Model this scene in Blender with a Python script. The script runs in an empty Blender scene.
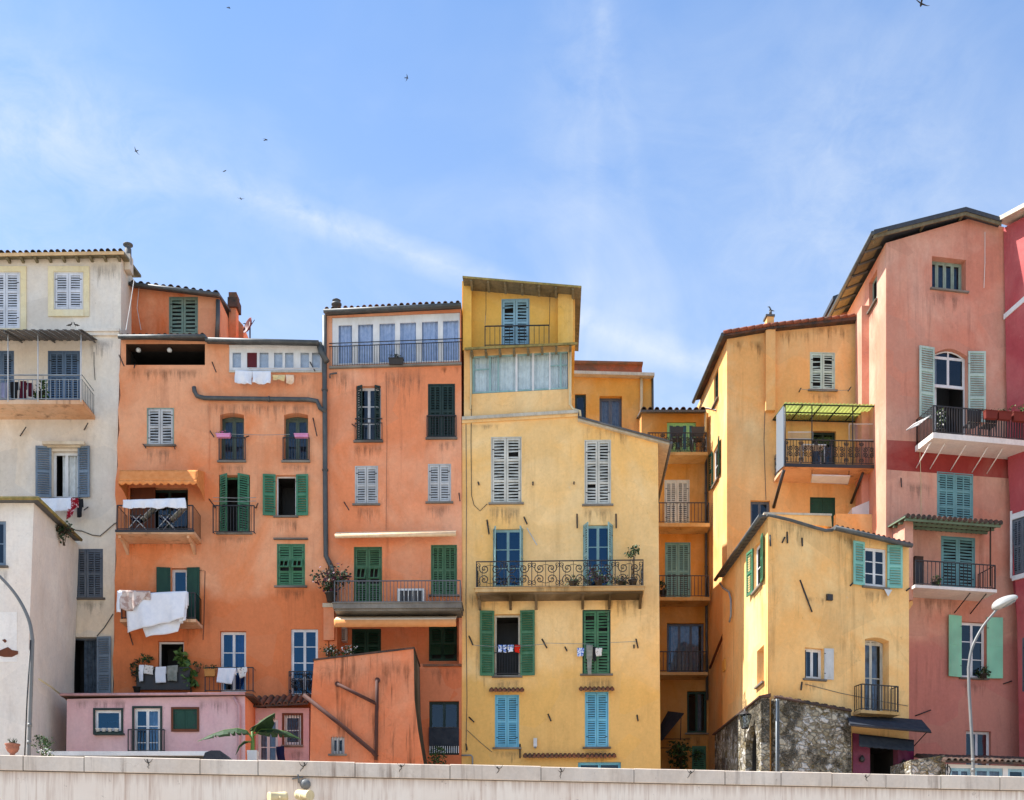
import bpy, bmesh, math, random
from mathutils import Vector, Matrix, noise
from mathutils.geometry import tessellate_polygon
random.seed(7)
R = math.radians
SC = bpy.context.scene
COL = SC.collection
# ------------------------------------------------------------------ camera numbers
F, CX, HZ, CZ = 1232.0, 512.0, 950.0, 1.6      # focal length in pixels, centre column, horizon row, eye height
TERR = 6.2                                       # height of the terrace the houses stand on

class Pl:
    """A vertical plane in the world: u runs to the right along it, z up, w out of it."""
    def __init__(s, px, Y, a=0.0, ox=None):
        s.a = R(a); s.dx, s.dy = math.cos(s.a), math.sin(s.a)
        s.nx, s.ny = math.sin(s.a), -math.cos(s.a)
        s.ox = (px - CX) / F * Y if ox is None else ox
        s.oy = Y
    def off(s, w):
        q = Pl(0, 0); q.__dict__.update(s.__dict__)
        q.ox += s.nx * w; q.oy += s.ny * w
        return q
    def u(s, px):
        r = (px - CX) / F
        return (r * s.oy - s.ox) / (s.dx - r * s.dy)
    def Y(s, px): return s.oy + s.u(px) * s.dy
    def z(s, px, py): return CZ + (HZ - py) / F * s.Y(px)
    def at(s, u, z, w=0.0):
        return Vector((s.ox + u * s.dx + w * s.nx, s.oy + u * s.dy + w * s.ny, z))
    def pt(s, px, py): return s.at(s.u(px), s.z(px, py))
    def uz(s, px, py): return (s.u(px), s.z(px, py))

# ------------------------------------------------------------------ mesh builder
class MB:
    def __init__(s): s.v = []; s.f = []; s.m = []; s.sm = []; s.mats = []
    def mi(s, mat):
        if mat not in s.mats: s.mats.append(mat)
        return s.mats.index(mat)
    def poly(s, pts, mat, smooth=False):
        b = len(s.v); s.v.extend([Vector(p) for p in pts])
        s.f.append(list(range(b, b + len(pts)))); s.m.append(s.mi(mat)); s.sm.append(smooth)
    def hexa(s, c, mat):
        """c: 8 corners, bottom ring 0-3 and top ring 4-7"""
        b = len(s.v); s.v.extend([Vector(p) for p in c]); k = s.mi(mat)
        for q in ((0,3,2,1),(4,5,6,7),(0,1,5,4),(1,2,6,5),(2,3,7,6),(3,0,4,7)):
            s.f.append([b + i for i in q]); s.m.append(k); s.sm.append(False)
    def box(s, P, u0, u1, z0, z1, w0, w1, mat):
        if u0 > u1: u0, u1 = u1, u0
        if z0 > z1: z0, z1 = z1, z0
        if w0 > w1: w0, w1 = w1, w0
        s.hexa([P.at(u0,z0,w1),P.at(u1,z0,w1),P.at(u1,z0,w0),P.at(u0,z0,w0),
                P.at(u0,z1,w1),P.at(u1,z1,w1),P.at(u1,z1,w0),P.at(u0,z1,w0)], mat)
    def pbox(s, P, x0, y0, x1, y1, w0, w1, mat):
        """box whose FRONT face (at w1) fills the pixel rectangle"""
        Q = P.off(w1); xc = (x0 + x1) / 2
        s.box(P, Q.u(x0), Q.u(x1), Q.z(xc, y1), Q.z(xc, y0), w0, w1, mat)
    def tube(s, pts, r, mat, n=6, closed=False, r1=None):
        pts = [Vector(p) for p in pts]; m = len(pts); k = s.mi(mat); b = len(s.v)
        if m < 2: return
        prev = None
        for i, p in enumerate(pts):
            if closed: t = pts[(i+1) % m] - pts[i-1]
            else: t = pts[min(i+1, m-1)] - pts[max(i-1, 0)]
            if t.length < 1e-9: t = Vector((0,0,1))
            t.normalize()
            if prev is None:
                up = Vector((0,0,1)) if abs(t.z) < .9 else Vector((1,0,0))
                a = t.cross(up).normalized()
            else:
                a = (prev - t * prev.dot(t))
                a = a.normalized() if a.length > 1e-6 else t.orthogonal().normalized()
            prev = a; c = t.cross(a)
            rr = r if r1 is None else r + (r1 - r) * i / (m - 1)
            for j in range(n):
                th = 2 * math.pi * j / n
                s.v.append(p + a * (math.cos(th) * rr) + c * (math.sin(th) * rr))
        for i in range(m if closed else m - 1):
            i2 = (i + 1) % m
            for j in range(n):
                j2 = (j + 1) % n
                s.f.append([b+i*n+j, b+i*n+j2, b+i2*n+j2, b+i2*n+j]); s.m.append(k); s.sm.append(n > 4)
        if not closed:
            s.f.append([b+j for j in reversed(range(n))]); s.m.append(k); s.sm.append(False)
            s.f.append([b+(m-1)*n+j for j in range(n)]); s.m.append(k); s.sm.append(False)
    def lathe(s, c, prof, mat, n=14, axis=None):
        """prof: list of (radius, height) turned about the vertical through c"""
        c = Vector(c); b = len(s.v); k = s.mi(mat)
        if axis is None: ax, ay, az = Vector((1,0,0)), Vector((0,1,0)), Vector((0,0,1))
        else:
            az = Vector(axis).normalized(); ax = az.orthogonal().normalized(); ay = az.cross(ax)
        for r, h in prof:
            for j in range(n):
                th = 2*math.pi*j/n
                s.v.append(c + ax*(r*math.cos(th)) + ay*(r*math.sin(th)) + az*h)
        for i in range(len(prof)-1):
            for j in range(n):
                j2 = (j+1) % n
                s.f.append([b+i*n+j, b+i*n+j2, b+(i+1)*n+j2, b+(i+1)*n+j]); s.m.append(k); s.sm.append(True)
        s.f.append([b+j for j in reversed(range(n))]); s.m.append(k); s.sm.append(False)
        e = b+(len(prof)-1)*n
        s.f.append([e+j for j in range(n)]); s.m.append(k); s.sm.append(False)
    def grid(s, fn, nu, nv, mat, smooth=True):
        b = len(s.v); k = s.mi(mat)
        for j in range(nv+1):
            for i in range(nu+1): s.v.append(Vector(fn(i/nu, j/nv)))
        for j in range(nv):
            for i in range(nu):
                a = b + j*(nu+1) + i
                s.f.append([a, a+1, a+nu+2, a+nu+1]); s.m.append(k); s.sm.append(smooth)
    def prism(s, pts, vec, mat, mat_side=None):
        """closed solid: polygon swept along vec"""
        pts = [Vector(p) for p in pts]; vec = Vector(vec); n = len(pts)
        s.poly(pts, mat); s.poly([p + vec for p in reversed(pts)], mat)
        for i in range(n):
            j = (i+1) % n
            s.poly([pts[j], pts[i], pts[i]+vec, pts[j]+vec], mat_side or mat)
    def build(s, name, parent=None, origin=None, fix=True):
        if not s.v: return None
        lo = [min(p[i] for p in s.v) for i in range(3)]; hi = [max(p[i] for p in s.v) for i in range(3)]
        if origin is None:
            o = Vector([(lo[i]+hi[i])/2 for i in range(3)])
            if parent is None: o.z = lo[2]
        else: o = Vector(origin)
        me = bpy.data.meshes.new(name)
        me.from_pydata([tuple(p - o) for p in s.v], [], s.f)
        for mt in s.mats: me.materials.append(mt)
        me.polygons.foreach_set('material_index', s.m)
        me.polygons.foreach_set('use_smooth', s.sm)
        me.update()
        ob = bpy.data.objects.new(name, me); COL.objects.link(ob)
        if parent is not None:
            ob.parent = parent; ob.location = o - wloc(parent)
        else: ob.location = o
        return ob

def wloc(o):
    v = Vector(o.location)
    while o.parent: o = o.parent; v = v + Vector(o.location)
    return v
def tag(o, label=None, cat=None, group=None, kind=None):
    if label: o['label'] = label
    if cat: o['category'] = cat
    if group: o['group'] = group
    if kind: o['kind'] = kind
    return o
def thing(name, loc, label, cat, group=None):
    o = bpy.data.objects.new(name, None); COL.objects.link(o)
    o.location = loc; o.empty_display_size = .3
    return tag(o, label, cat, group)

# ------------------------------------------------------------------ materials
M = {}
class NT:
    def __init__(s, name):
        s.mat = bpy.data.materials.new(name); s.mat.use_nodes = True
        s.t = s.mat.node_tree; s.b = s.t.nodes['Principled BSDF']
        s.pos = s.t.nodes.new('ShaderNodeNewGeometry').outputs['Position']
    def n(s, typ, **kw):
        nd = s.t.nodes.new(typ)
        for k, v in kw.items(): setattr(nd, k, v)
        return nd
    def l(s, a, b): s.t.links.new(a, b)
    def mapping(s, scale, loc=(0,0,0), rot=(0,0,0)):
        m = s.n('ShaderNodeMapping'); m.inputs['Scale'].default_value = scale
        m.inputs['Location'].default_value = loc; m.inputs['Rotation'].default_value = rot
        s.l(s.pos, m.inputs['Vector']); return m.outputs[0]
    def noise(s, vec, scale, detail=5, rough=.6, dist=0):
        q = s.n('ShaderNodeTexNoise'); q.inputs['Scale'].default_value = scale
        q.inputs['Detail'].default_value = detail; q.inputs['Roughness'].default_value = rough
        q.inputs['Distortion'].default_value = dist
        s.l(vec, q.inputs['Vector']); return q.outputs['Fac']
    def ramp(s, fac, a, b, lo=0., hi=1.):
        r = s.n('ShaderNodeMapRange'); r.inputs['From Min'].default_value = a; r.inputs['From Max'].default_value = b
        r.inputs['To Min'].default_value = lo; r.inputs['To Max'].default_value = hi
        s.l(fac, r.inputs['Value']); return r.outputs['Result']
    def mix(s, fac, a, b, mode='MIX'):
        m = s.n('ShaderNodeMix', data_type='RGBA', blend_type=mode)
        if isinstance(fac, (int, float)): m.inputs[0].default_value = fac
        else: s.l(fac, m.inputs[0])
        for x, i in ((a, 6), (b, 7)):
            if isinstance(x, (tuple, list)): m.inputs[i].default_value = (*x[:3], 1)
            else: s.l(x, m.inputs[i])
        return m.outputs[2]
    def mul(s, a, b):
        m = s.n('ShaderNodeMath', operation='MULTIPLY')
        for x, i in ((a, 0), (b, 1)):
            if isinstance(x, (int, float)): m.inputs[i].default_value = x
            else: s.l(x, m.inputs[i])
        return m.outputs[0]
    def bump(s, h, strength=.3, dist=.02):
        b = s.n('ShaderNodeBump'); b.inputs['Strength'].default_value = strength; b.inputs['Distance'].default_value = dist
        s.l(h, b.inputs['Height']); s.l(b.outputs[0], s.b.inputs['Normal'])
    def col(s, c):
        if isinstance(c, (tuple, list)): s.b.inputs['Base Color'].default_value = (*c[:3], 1)
        else: s.l(c, s.b.inputs['Base Color'])
    def done(s, rough=.85, spec=.3, metal=0):
        s.b.inputs['Roughness'].default_value = rough
        s.b.inputs['Specular IOR Level'].default_value = spec
        s.b.inputs['Metallic'].default_value = metal
        return s.mat

def lin(r, g, b):
    f = lambda c: (c/255/12.92) if c/255 <= .04045 else ((c/255+.055)/1.055)**2.4
    return (f(r), f(g), f(b))
def sc(c, k): return tuple(min(.95, x*k) for x in c)
def mixc(a, b, t): return tuple(x*(1-t)+y*t for x, y in zip(a, b))

def desat(c, t=.09):
    l = .25*c[0]+.6*c[1]+.15*c[2]
    return tuple(x+(l-x)*t for x in c)
def stucco(name, c, faded, dirt, seed=0, streak=.35, patch=.5, split=None, spots=.25):
    """old painted render: faded clouds, repair patches, run-off streaks, hairline cracks"""
    c, faded, dirt = desat(c), mixc(desat(faded), (.80,.74,.62), .10), desat(dirt)
    if split: split = (split[0], desat(split[1]))
    k = NT(name); L = (seed*13.7, seed*7.1, seed*3.3)
    big = k.noise(k.mapping((.28,.28,.22), L), 1, 6, .62, .6)
    col = k.mix(k.ramp(big, .42, .62), c, faded)
    if split:      # the lower coat of another tint, with a wandering edge
        z0, c2 = split
        sx = k.n('ShaderNodeSeparateXYZ'); k.l(k.pos, sx.inputs[0])
        w = k.noise(k.mapping((.5,.5,.5), L), 1, 4)
        ad = k.n('ShaderNodeMath', operation='ADD'); k.l(sx.outputs[2], ad.inputs[0]); k.l(k.ramp(w, .3, .7, -.5, .5), ad.inputs[1])
        col = k.mix(k.ramp(ad.outputs[0], z0-.35, z0+.35, 1, 0), col, c2)
    mid = k.noise(k.mapping((1.5,1.5,1.1), L), 1, 7, .68, .3)
    col = k.mix(k.ramp(mid, .3, .72, .0, 1), col, k.mix(1, col, (1.16,1.13,1.08), 'MULTIPLY'))
    # patches of newer render
    pv = k.n('ShaderNodeTexVoronoi'); pv.inputs['Scale'].default_value = 1
    k.l(k.mapping((.55,.55,.75), L), pv.inputs['Vector'])
    pc = k.n('ShaderNodeSeparateColor'); k.l(pv.outputs['Color'], pc.inputs[0])
    pmask = k.ramp(pc.outputs[0], .72, .76)
    col = k.mix(k.mul(pmask, .30*patch*2), col, k.mix(.5, faded, sc(c, .72)))
    # vertical streaks
    st = k.noise(k.mapping((2.6,2.6,.16), L), 1, 5, .7)
    st2 = k.noise(k.mapping((.5,.5,.4), L), 1, 3)
    col = k.mix(k.mul(k.mul(k.ramp(st, .52, .74), k.ramp(st2, .4, .62)), streak*1.25), col, dirt)
    # blotches where the paint has come off
    sp = k.noise(k.mapping((2.1,2.1,2.1), (L[1],L[0],L[2])), 1, 9, .75, .2)
    col = k.mix(k.mul(k.ramp(sp, .66, .70), spots), col, mixc(faded, (.6,.55,.48), .6))
    sp2 = k.noise(k.mapping((3.3,3.3,2.6), (L[2],L[1],L[0])), 1, 9, .75, .2)
    col = k.mix(k.mul(k.ramp(sp2, .67, .72), spots*1.2), col, dirt)
    cr = k.n('ShaderNodeTexVoronoi', feature='DISTANCE_TO_EDGE'); cr.inputs['Scale'].default_value = 1
    wv = k.n('ShaderNodeVectorMath', operation='ADD')
    nz = k.n('ShaderNodeTexNoise'); nz.inputs['Scale'].default_value = 1.2; nz.inputs['Detail'].default_value = 6; k.l(k.pos, nz.inputs['Vector'])
    k.l(k.mapping((.4,.4,.33), L), wv.inputs[0]); k.l(nz.outputs['Color'], wv.inputs[1]); k.l(wv.outputs[0], cr.inputs['Vector'])
    crm = k.mul(k.ramp(cr.outputs['Distance'], .0, .010, 1, 0), k.ramp(st2, .45, .6))
    col = k.mix(k.mul(crm, .16), col, dirt)
    fine = k.noise(k.pos, 9, 6, .7)
    col = k.mix(k.ramp(fine, .3, .7, 0, .5), col, k.mix(1, col, (.78,.76,.73), 'MULTIPLY'))
    pit = k.noise(k.mapping((5.5,5.5,4.5), L), 1, 8, .8, .1)
    col = k.mix(k.mul(k.ramp(pit, .62, .70), .5), col, dirt)
    wash = k.noise(k.mapping((.9,.9,.35), (L[2],L[0],L[1])), 1, 7, .7, .5)
    col = k.mix(k.ramp(wash, .50, .72, 0, .42), col, k.mix(1, col, (.74,.70,.66), 'MULTIPLY'))
    k.col(col)
    hb = k.n('ShaderNodeMath', operation='ADD'); k.l(fine, hb.inputs[0]); k.l(mid, hb.inputs[1])
    k.bump(hb.outputs[0], .3, .02)
    return k.done(.92, .15)

def paint(name, c, worn=None, rough=.55, amt=.55, scale=6):
    k = NT(name); worn = worn or sc(mixc(c, (.4,.38,.34), .25), 1.0)
    a = k.noise(k.mapping((scale,scale,scale*.35)), 1, 6, .7)
    b = k.noise(k.mapping((.9,.9,.9)), 1, 2)
    col = k.mix(k.mul(k.ramp(a, .42, .72), amt), c, worn)
    col = k.mix(k.ramp(b, .35, .65, 0, .7), col, k.mix(1, col, (.70,.70,.70), 'MULTIPLY'))
    k.col(col); return k.done(rough, .35)

def fabric(name, c, c2=None, stripes=0):
    k = NT(name)
    a = k.noise(k.mapping((5,5,5)), 1, 3)
    col = k.mix(k.ramp(a, .35, .65), c, c2 or sc(c, .82))
    k.col(col)
    k.bump(k.noise(k.mapping((14,14,9)), 1, 3), .3, .02)
    return k.done(.95, .1)

def two_tone(name, c, c2, scale=9, thr=.5):
    k = NT(name); a = k.noise(k.mapping((scale,)*3), 1, 3)
    k.col(k.mix(k.ramp(a, thr-.04, thr+.04), c, c2)); return k.done(.95, .1)

def metal(name, c, rough=.5, rust=None, amt=.5):
    k = NT(name); a = k.noise(k.mapping((3,3,2)), 1, 7, .7)
    k.col(k.mix(k.mul(k.ramp(a, .45, .65), amt), c, rust or sc(c, 1.6))); return k.done(rough, .5)

def glassmat(name, refl=.16, tint=(.5,.62,.72), gcol=(.20,.46,.74)):
    m = bpy.data.materials.new(name); m.use_nodes = True; t = m.node_tree; t.nodes.clear()
    o = t.nodes.new('ShaderNodeOutputMaterial'); mx = t.nodes.new('ShaderNodeMixShader')
    tr = t.nodes.new('ShaderNodeBsdfTransparent'); gl = t.nodes.new('ShaderNodeBsdfGlossy')
    tr.inputs[0].default_value = (*tint, 1); gl.inputs['Roughness'].default_value = .03; gl.inputs[0].default_value = (*gcol,1)
    tc = t.nodes.new('ShaderNodeNewGeometry'); nz = t.nodes.new('ShaderNodeTexNoise'); nz.inputs['Scale'].default_value = 1.6
    bp = t.nodes.new('ShaderNodeBump'); bp.inputs['Strength'].default_value = .12; bp.inputs['Distance'].default_value = .05
    t.links.new(tc.outputs['Position'], nz.inputs['Vector']); t.links.new(nz.outputs['Fac'], bp.inputs['Height'])
    t.links.new(bp.outputs[0], gl.inputs['Normal'])
    lw = t.nodes.new('ShaderNodeLayerWeight'); lw.inputs[0].default_value = .35
    mr = t.nodes.new('ShaderNodeMapRange'); mr.inputs['To Min'].default_value = refl; mr.inputs['To Max'].default_value = .9
    t.links.new(lw.outputs['Facing'], mr.inputs['Value']); mr.inputs['From Min'].default_value = .62
    t.links.new(mr.outputs[0], mx.inputs[0]); t.links.new(tr.outputs[0], mx.inputs[1]); t.links.new(gl.outputs[0], mx.inputs[2])
    t.links.new(mx.outputs[0], o.inputs[0]); return m

def stain_mat(name, c, seed, amt=.8, thr=.5, sx=5.0):
    """run-off dirt: streaks that thin out downwards from the edge they drip from"""
    k = NT(name); g = k.n('ShaderNodeTexCoord'); s = k.n('ShaderNodeSeparateXYZ'); k.l(g.outputs['Generated'], s.inputs[0])
    st = k.noise(k.mapping((sx,sx,.35),(seed,seed*2,seed*3)), 1, 6, .75); sp = k.noise(k.mapping((7,7,5)), 1, 6, .75)
    top = k.ramp(s.outputs[2], .0, 1.0, -.22, .16)
    ad = k.n('ShaderNodeMath', operation='ADD'); k.l(st, ad.inputs[0]); k.l(top, ad.inputs[1])
    edge = k.n('ShaderNodeMath', operation='ABSOLUTE'); sb = k.n('ShaderNodeMath', operation='SUBTRACT'); k.l(s.outputs[0], sb.inputs[0]); sb.inputs[1].default_value = .5; k.l(sb.outputs[0], edge.inputs[0])
    a = k.mul(k.mul(k.ramp(ad.outputs[0], thr, thr+.16), k.ramp(sp, .25, .6, .3, 1)), k.ramp(edge.outputs[0], .36, .5, 1, 0))
    a = k.mul(k.mul(k.mul(a, k.ramp(s.outputs[2], 0, .25)), k.ramp(s.outputs[2], 1.0, .80)), amt); k.l(a, k.b.inputs['Alpha']); k.col(c); return k.done(.95, .05)
def tile_mat(name, c1, c2, c3):
    k = NT(name)
    v = k.n('ShaderNodeTexVoronoi'); v.inputs['Scale'].default_value = 3.2; k.l(k.pos, v.inputs['Vector'])
    s = k.n('ShaderNodeSeparateColor'); k.l(v.outputs['Color'], s.inputs[0])
    col = k.mix(s.outputs[0], c1, c2)
    a = k.noise(k.mapping((2,2,2)), 1, 7, .7)
    col = k.mix(k.ramp(a, .45, .62), col, c3)
    k.col(col); k.bump(a, .4, .02); return k.done(.95, .1)

def stone_mat(name, scale=3.0):
    k = NT(name)
    nz = k.n('ShaderNodeTexNoise'); nz.inputs['Scale'].default_value = 3.2; nz.inputs['Detail'].default_value = 6; k.l(k.pos, nz.inputs['Vector'])
    wv = k.n('ShaderNodeMix', data_type='RGBA', blend_type='LINEAR_LIGHT'); wv.inputs[0].default_value = .30
    k.l(k.mapping((1,1,1.35)), wv.inputs[6]); k.l(nz.outputs['Color'], wv.inputs[7])
    v = k.n('ShaderNodeTexVoronoi', feature='DISTANCE_TO_EDGE'); v.inputs['Scale'].default_value = scale; k.l(wv.outputs[2], v.inputs['Vector'])
    v2 = k.n('ShaderNodeTexVoronoi'); v2.inputs['Scale'].default_value = scale; k.l(wv.outputs[2], v2.inputs['Vector'])
    sp = k.n('ShaderNodeSeparateColor'); k.l(v2.outputs['Color'], sp.inputs[0])
    col = k.mix(sp.outputs[0], (.30,.25,.16), (.54,.49,.39))
    col = k.mix(k.ramp(sp.outputs[1], .70, .8), col, (.62,.59,.54))
    col = k.mix(k.ramp(sp.outputs[2], .78, .85), col, (.22,.17,.09))
    f = k.noise(k.pos, 9, 7, .7)
    col = k.mix(k.ramp(f, .3, .7, 0, .6), col, k.mix(1, col, (.5,.48,.45), 'MULTIPLY'))
    g = k.noise(k.mapping((.9,.9,.7)), 1, 6, .7)
    col = k.mix(k.mul(k.ramp(g, .49, .55), .9), col, (.045,.04,.03))
    edge = k.ramp(v.outputs['Distance'], .0, .10)
    col = k.mix(edge, (.20,.17,.13), col)
    k.col(col)
    hh = k.n('ShaderNodeMath', operation='ADD'); k.l(k.ramp(v.outputs['Distance'], 0, .2), hh.inputs[0]); k.l(k.mul(f, .5), hh.inputs[1])
    k.bump(hh.outputs[0], .9, .06); return k.done(.95, .1)
# ------------------------------------------------------------------ facades
def rect_uz(P, x0, y0, x1, y1):
    xc = (x0 + x1) / 2
    return P.u(x0), P.u(x1), P.z(xc, y1), P.z(xc, y0)

class Fac:
    """one wall of a house: outline + openings, built at the end as one mesh"""
    def __init__(s, house, P, poly, mat, depth=6.0, back=None, skip=(), name='wall', reveal=None, cap=True, edge_mat=None):
        s.edge_mat = edge_mat or {}
        s.h, s.P, s.mat = house, P, mat
        s.poly = [P.uz(*p) for p in poly]; s.depth = depth
        s.back = back; s.skip = skip; s.name = name; s.holes = []; s.reveal = reveal or mat; s.cap = cap
    def hole(s, pts, rec, room=None, back=True, rmat=None):
        s.holes.append((pts, rec, room, back, rmat or s.reveal))
    def finish(s):
        P = s.P; mb = MB()
        area = sum(a[0]*b[1]-b[0]*a[1] for a, b in zip(s.poly, s.poly[1:]+s.poly[:1]))
        outer = s.poly if area > 0 else s.poly[::-1]
        loops = [outer] + [h[0] for h in s.holes]
        flat = [q for l in loops for q in l]
        tris = tessellate_polygon([[Vector((a, b, 0)) for a, b in l] for l in loops])
        for t in tris:
            a, b, c = [flat[i] for i in t]
            if (b[0]-a[0])*(c[1]-a[1])-(c[0]-a[0])*(b[1]-a[1]) < 0: b, c = c, b
            mb.poly([P.at(*a), P.at(*b), P.at(*c)], s.mat)
        bv = Vector((-P.nx, -P.ny, 0))*s.depth if s.back is None else Vector((s.back[0], s.back[1], 0))*s.depth
        n = len(s.poly)
        if s.depth:
            for i in range(n):
                if i in s.skip: continue
                a, b = P.at(*s.poly[i]), P.at(*s.poly[(i+1) % n])
                mb.poly([b, a, a+bv, b+bv], s.edge_mat.get(i, s.mat))
            if s.cap: mb.poly([P.at(*q)+bv for q in s.poly], s.mat)
        for pts, rec, room, back, rm in s.holes:
            m = len(pts)
            for i in range(m):
                a, b = pts[i], pts[(i+1) % m]
                mb.poly([P.at(*a), P.at(*b), P.at(*b, -rec), P.at(*a, -rec)], rm)
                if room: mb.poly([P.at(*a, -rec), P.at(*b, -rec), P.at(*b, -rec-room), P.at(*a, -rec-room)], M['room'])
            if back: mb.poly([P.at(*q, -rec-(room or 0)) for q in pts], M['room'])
        return mb.build(s.name, s.h)

def stain(h, P, u0, u1, z0, z1, mat=None, w=.004):
    mb = MB(); mb.poly([P.at(u0,z0,w),P.at(u1,z0,w),P.at(u1,z1,w),P.at(u0,z1,w)], M[mat or random.choice(('stain_a','stain_b'))]); return mb.build('drip_stain', h)
def pstain(h, P, x0, y0, x1, y1, mat='stain_c', w=.004):
    a, b = P.pt(x0,y0), P.pt(x1,y1); return stain(h, P, P.u(x0), P.u(x1), P.z((x0+x1)/2,y1), P.z((x0+x1)/2,y0), mat, w)

def frame_bars(mb, P, u0, u1, z0, z1, w0, w1, t, mat, nx=2, ny=3, tm=.035, leaf=.05, ztop=None):
    """casement: outer frame, nx leaves with stiles and rails, ny panes per leaf"""
    mb.box(P, u0, u0+t, z0, z1, w0, w1, mat); mb.box(P, u1-t, u1, z0, z1, w0, w1, mat)
    mb.box(P, u0+t, u1-t, z1-t, z1, w0, w1, mat); mb.box(P, u0+t, u1-t, z0, z0+t, w0, w1, mat)
    iu0, iu1, iz0, iz1 = u0+t, u1-t, z0+t, z1-t
    lw = (iu1-iu0)/nx
    wa, wb = w0+.01, w1-.012
    for i in range(nx):
        a, b = iu0+i*lw, iu0+(i+1)*lw
        mb.box(P, a+.003, a+leaf, iz0, iz1, wa, wb, mat); mb.box(P, b-leaf, b-.003, iz0, iz1, wa, wb, mat)
        mb.box(P, a+leaf, b-leaf, iz1-leaf, iz1, wa, wb, mat); mb.box(P, a+leaf, b-leaf, iz0, iz0+leaf*1.4, wa, wb, mat)
        for j in range(1, ny):
            zz = iz0 + (iz1-iz0)*j/ny
            mb.box(P, a+leaf, b-leaf, zz-tm/2, zz+tm/2, wa+.008, wb-.008, mat)

def shutter_leaf(P, hu, hw, z0, z1, width, side, ang, rows, mat, solid=False, pitch=.085, flap=None, thick=.042, arch=0, gap=.012, bars=1):
    """one leaf hinged at (hu, hw). side +1: closes towards +u. ang 0 closed, 90 at right angles, 180 flat on the wall"""
    mb = MB(); th = R(ang)
    ex, ew = math.cos(th)*side, math.sin(th)
    # thickness direction (outwards when closed)
    tx, tw = -math.sin(th)*side, math.cos(th)
    def L(x, t, z): return P.at(hu + ex*x + tx*t, z, hw + ew*x + tw*t)
    def bx(x0, x1, t0, t1, za, zb, m=mat):
        mb.hexa([L(x0,t1,za),L(x1,t1,za),L(x1,t0,za),L(x0,t0,za),L(x0,t1,zb),L(x1,t1,zb),L(x1,t0,zb),L(x0,t0,zb)], m)
    st = min(.085, width*.17); rl = .085
    z1o = z1
    bx(gap, st, 0, thick, z0, z1); bx(width-st, width-gap/2, 0, thick, z0, z1 - 0)
    tot = z1-z0-rl
    zs = [z0 + tot*i/rows for i in range(rows+1)]
    if isinstance(rows, int): pass
    for i, zz in enumerate(zs): bx(st, width-st, .002, thick-.002, zz, zz+rl)
    if bars == 2: bx(width/2-.025, width/2+.025, .003, thick-.003, z0+rl, z1-rl)
    for i in range(rows):
        za, zb = zs[i]+rl, zs[i+1]
        if flap is not None and i == flap:
            # a small top-hung flap pushed out at the bottom
            fl = MB; a2 = R(32); hgt = zb-za
            def K(x, s_, t): # s_ along flap downward
                return L(x, thick+.01+math.sin(a2)*s_+math.cos(a2)*t, zb-math.cos(a2)*s_+math.sin(a2)*t)
            def kb(x0, x1, s0, s1, t0=0, t1=.035):
                mb.hexa([K(x0,s1,t1),K(x1,s1,t1),K(x1,s1,t0),K(x0,s1,t0),K(x0,s0,t1),K(x1,s0,t1),K(x1,s0,t0),K(x0,s0,t0)], mat)
            f0, f1 = st*.6, width-st*.6
            kb(f0, f0+.06, 0, hgt); kb(f1-.06, f1, 0, hgt); kb(f0+.06, f1-.06, 0, .06); kb(f0+.06, f1-.06, hgt-.06, hgt)
            kb((f0+f1)/2-.02, (f0+f1)/2+.02, .06, hgt-.06)
            kb(f0+.06, f1-.06, .06, hgt-.06, .010, .016) if not flap else None
            continue
        if solid:
            bx(st, width-st, .010, thick-.012, za, zb)
            continue
        n = max(2, int((zb-za)/pitch))
        for k in range(n):
            zc = za + (zb-za)*(k+.5)/n
            h = (zb-za)/n*(.54 if thick < 0 else .31 if pitch > .095 else .38); jj = random.uniform(-.008, .008) if random.random() < .35 else 0
            if pitch > .095:
                jj = random.uniform(-.02, .02)
                if random.random() < .05: continue
            # outer edge low, inner edge high
            a = [(st, thick-.006, zc-h+jj), (width-st, thick-.006, zc-h-jj), (width-st, .006, zc+h-.012), (st, .006, zc+h-.012)]
            lo = [L(*q) for q in a]; hi = [L(q[0], q[1], q[2]+.012) for q in a]
            mb.hexa(lo+hi, mat)
        if bars == 2: pass
    # hinges and latch
    for zz in (z0+.18*(z1-z0), z0+.82*(z1-z0)):
        bx(gap-.01, .10, thick, thick+.006, zz, zz+.03, M['iron'])
    return mb

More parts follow.
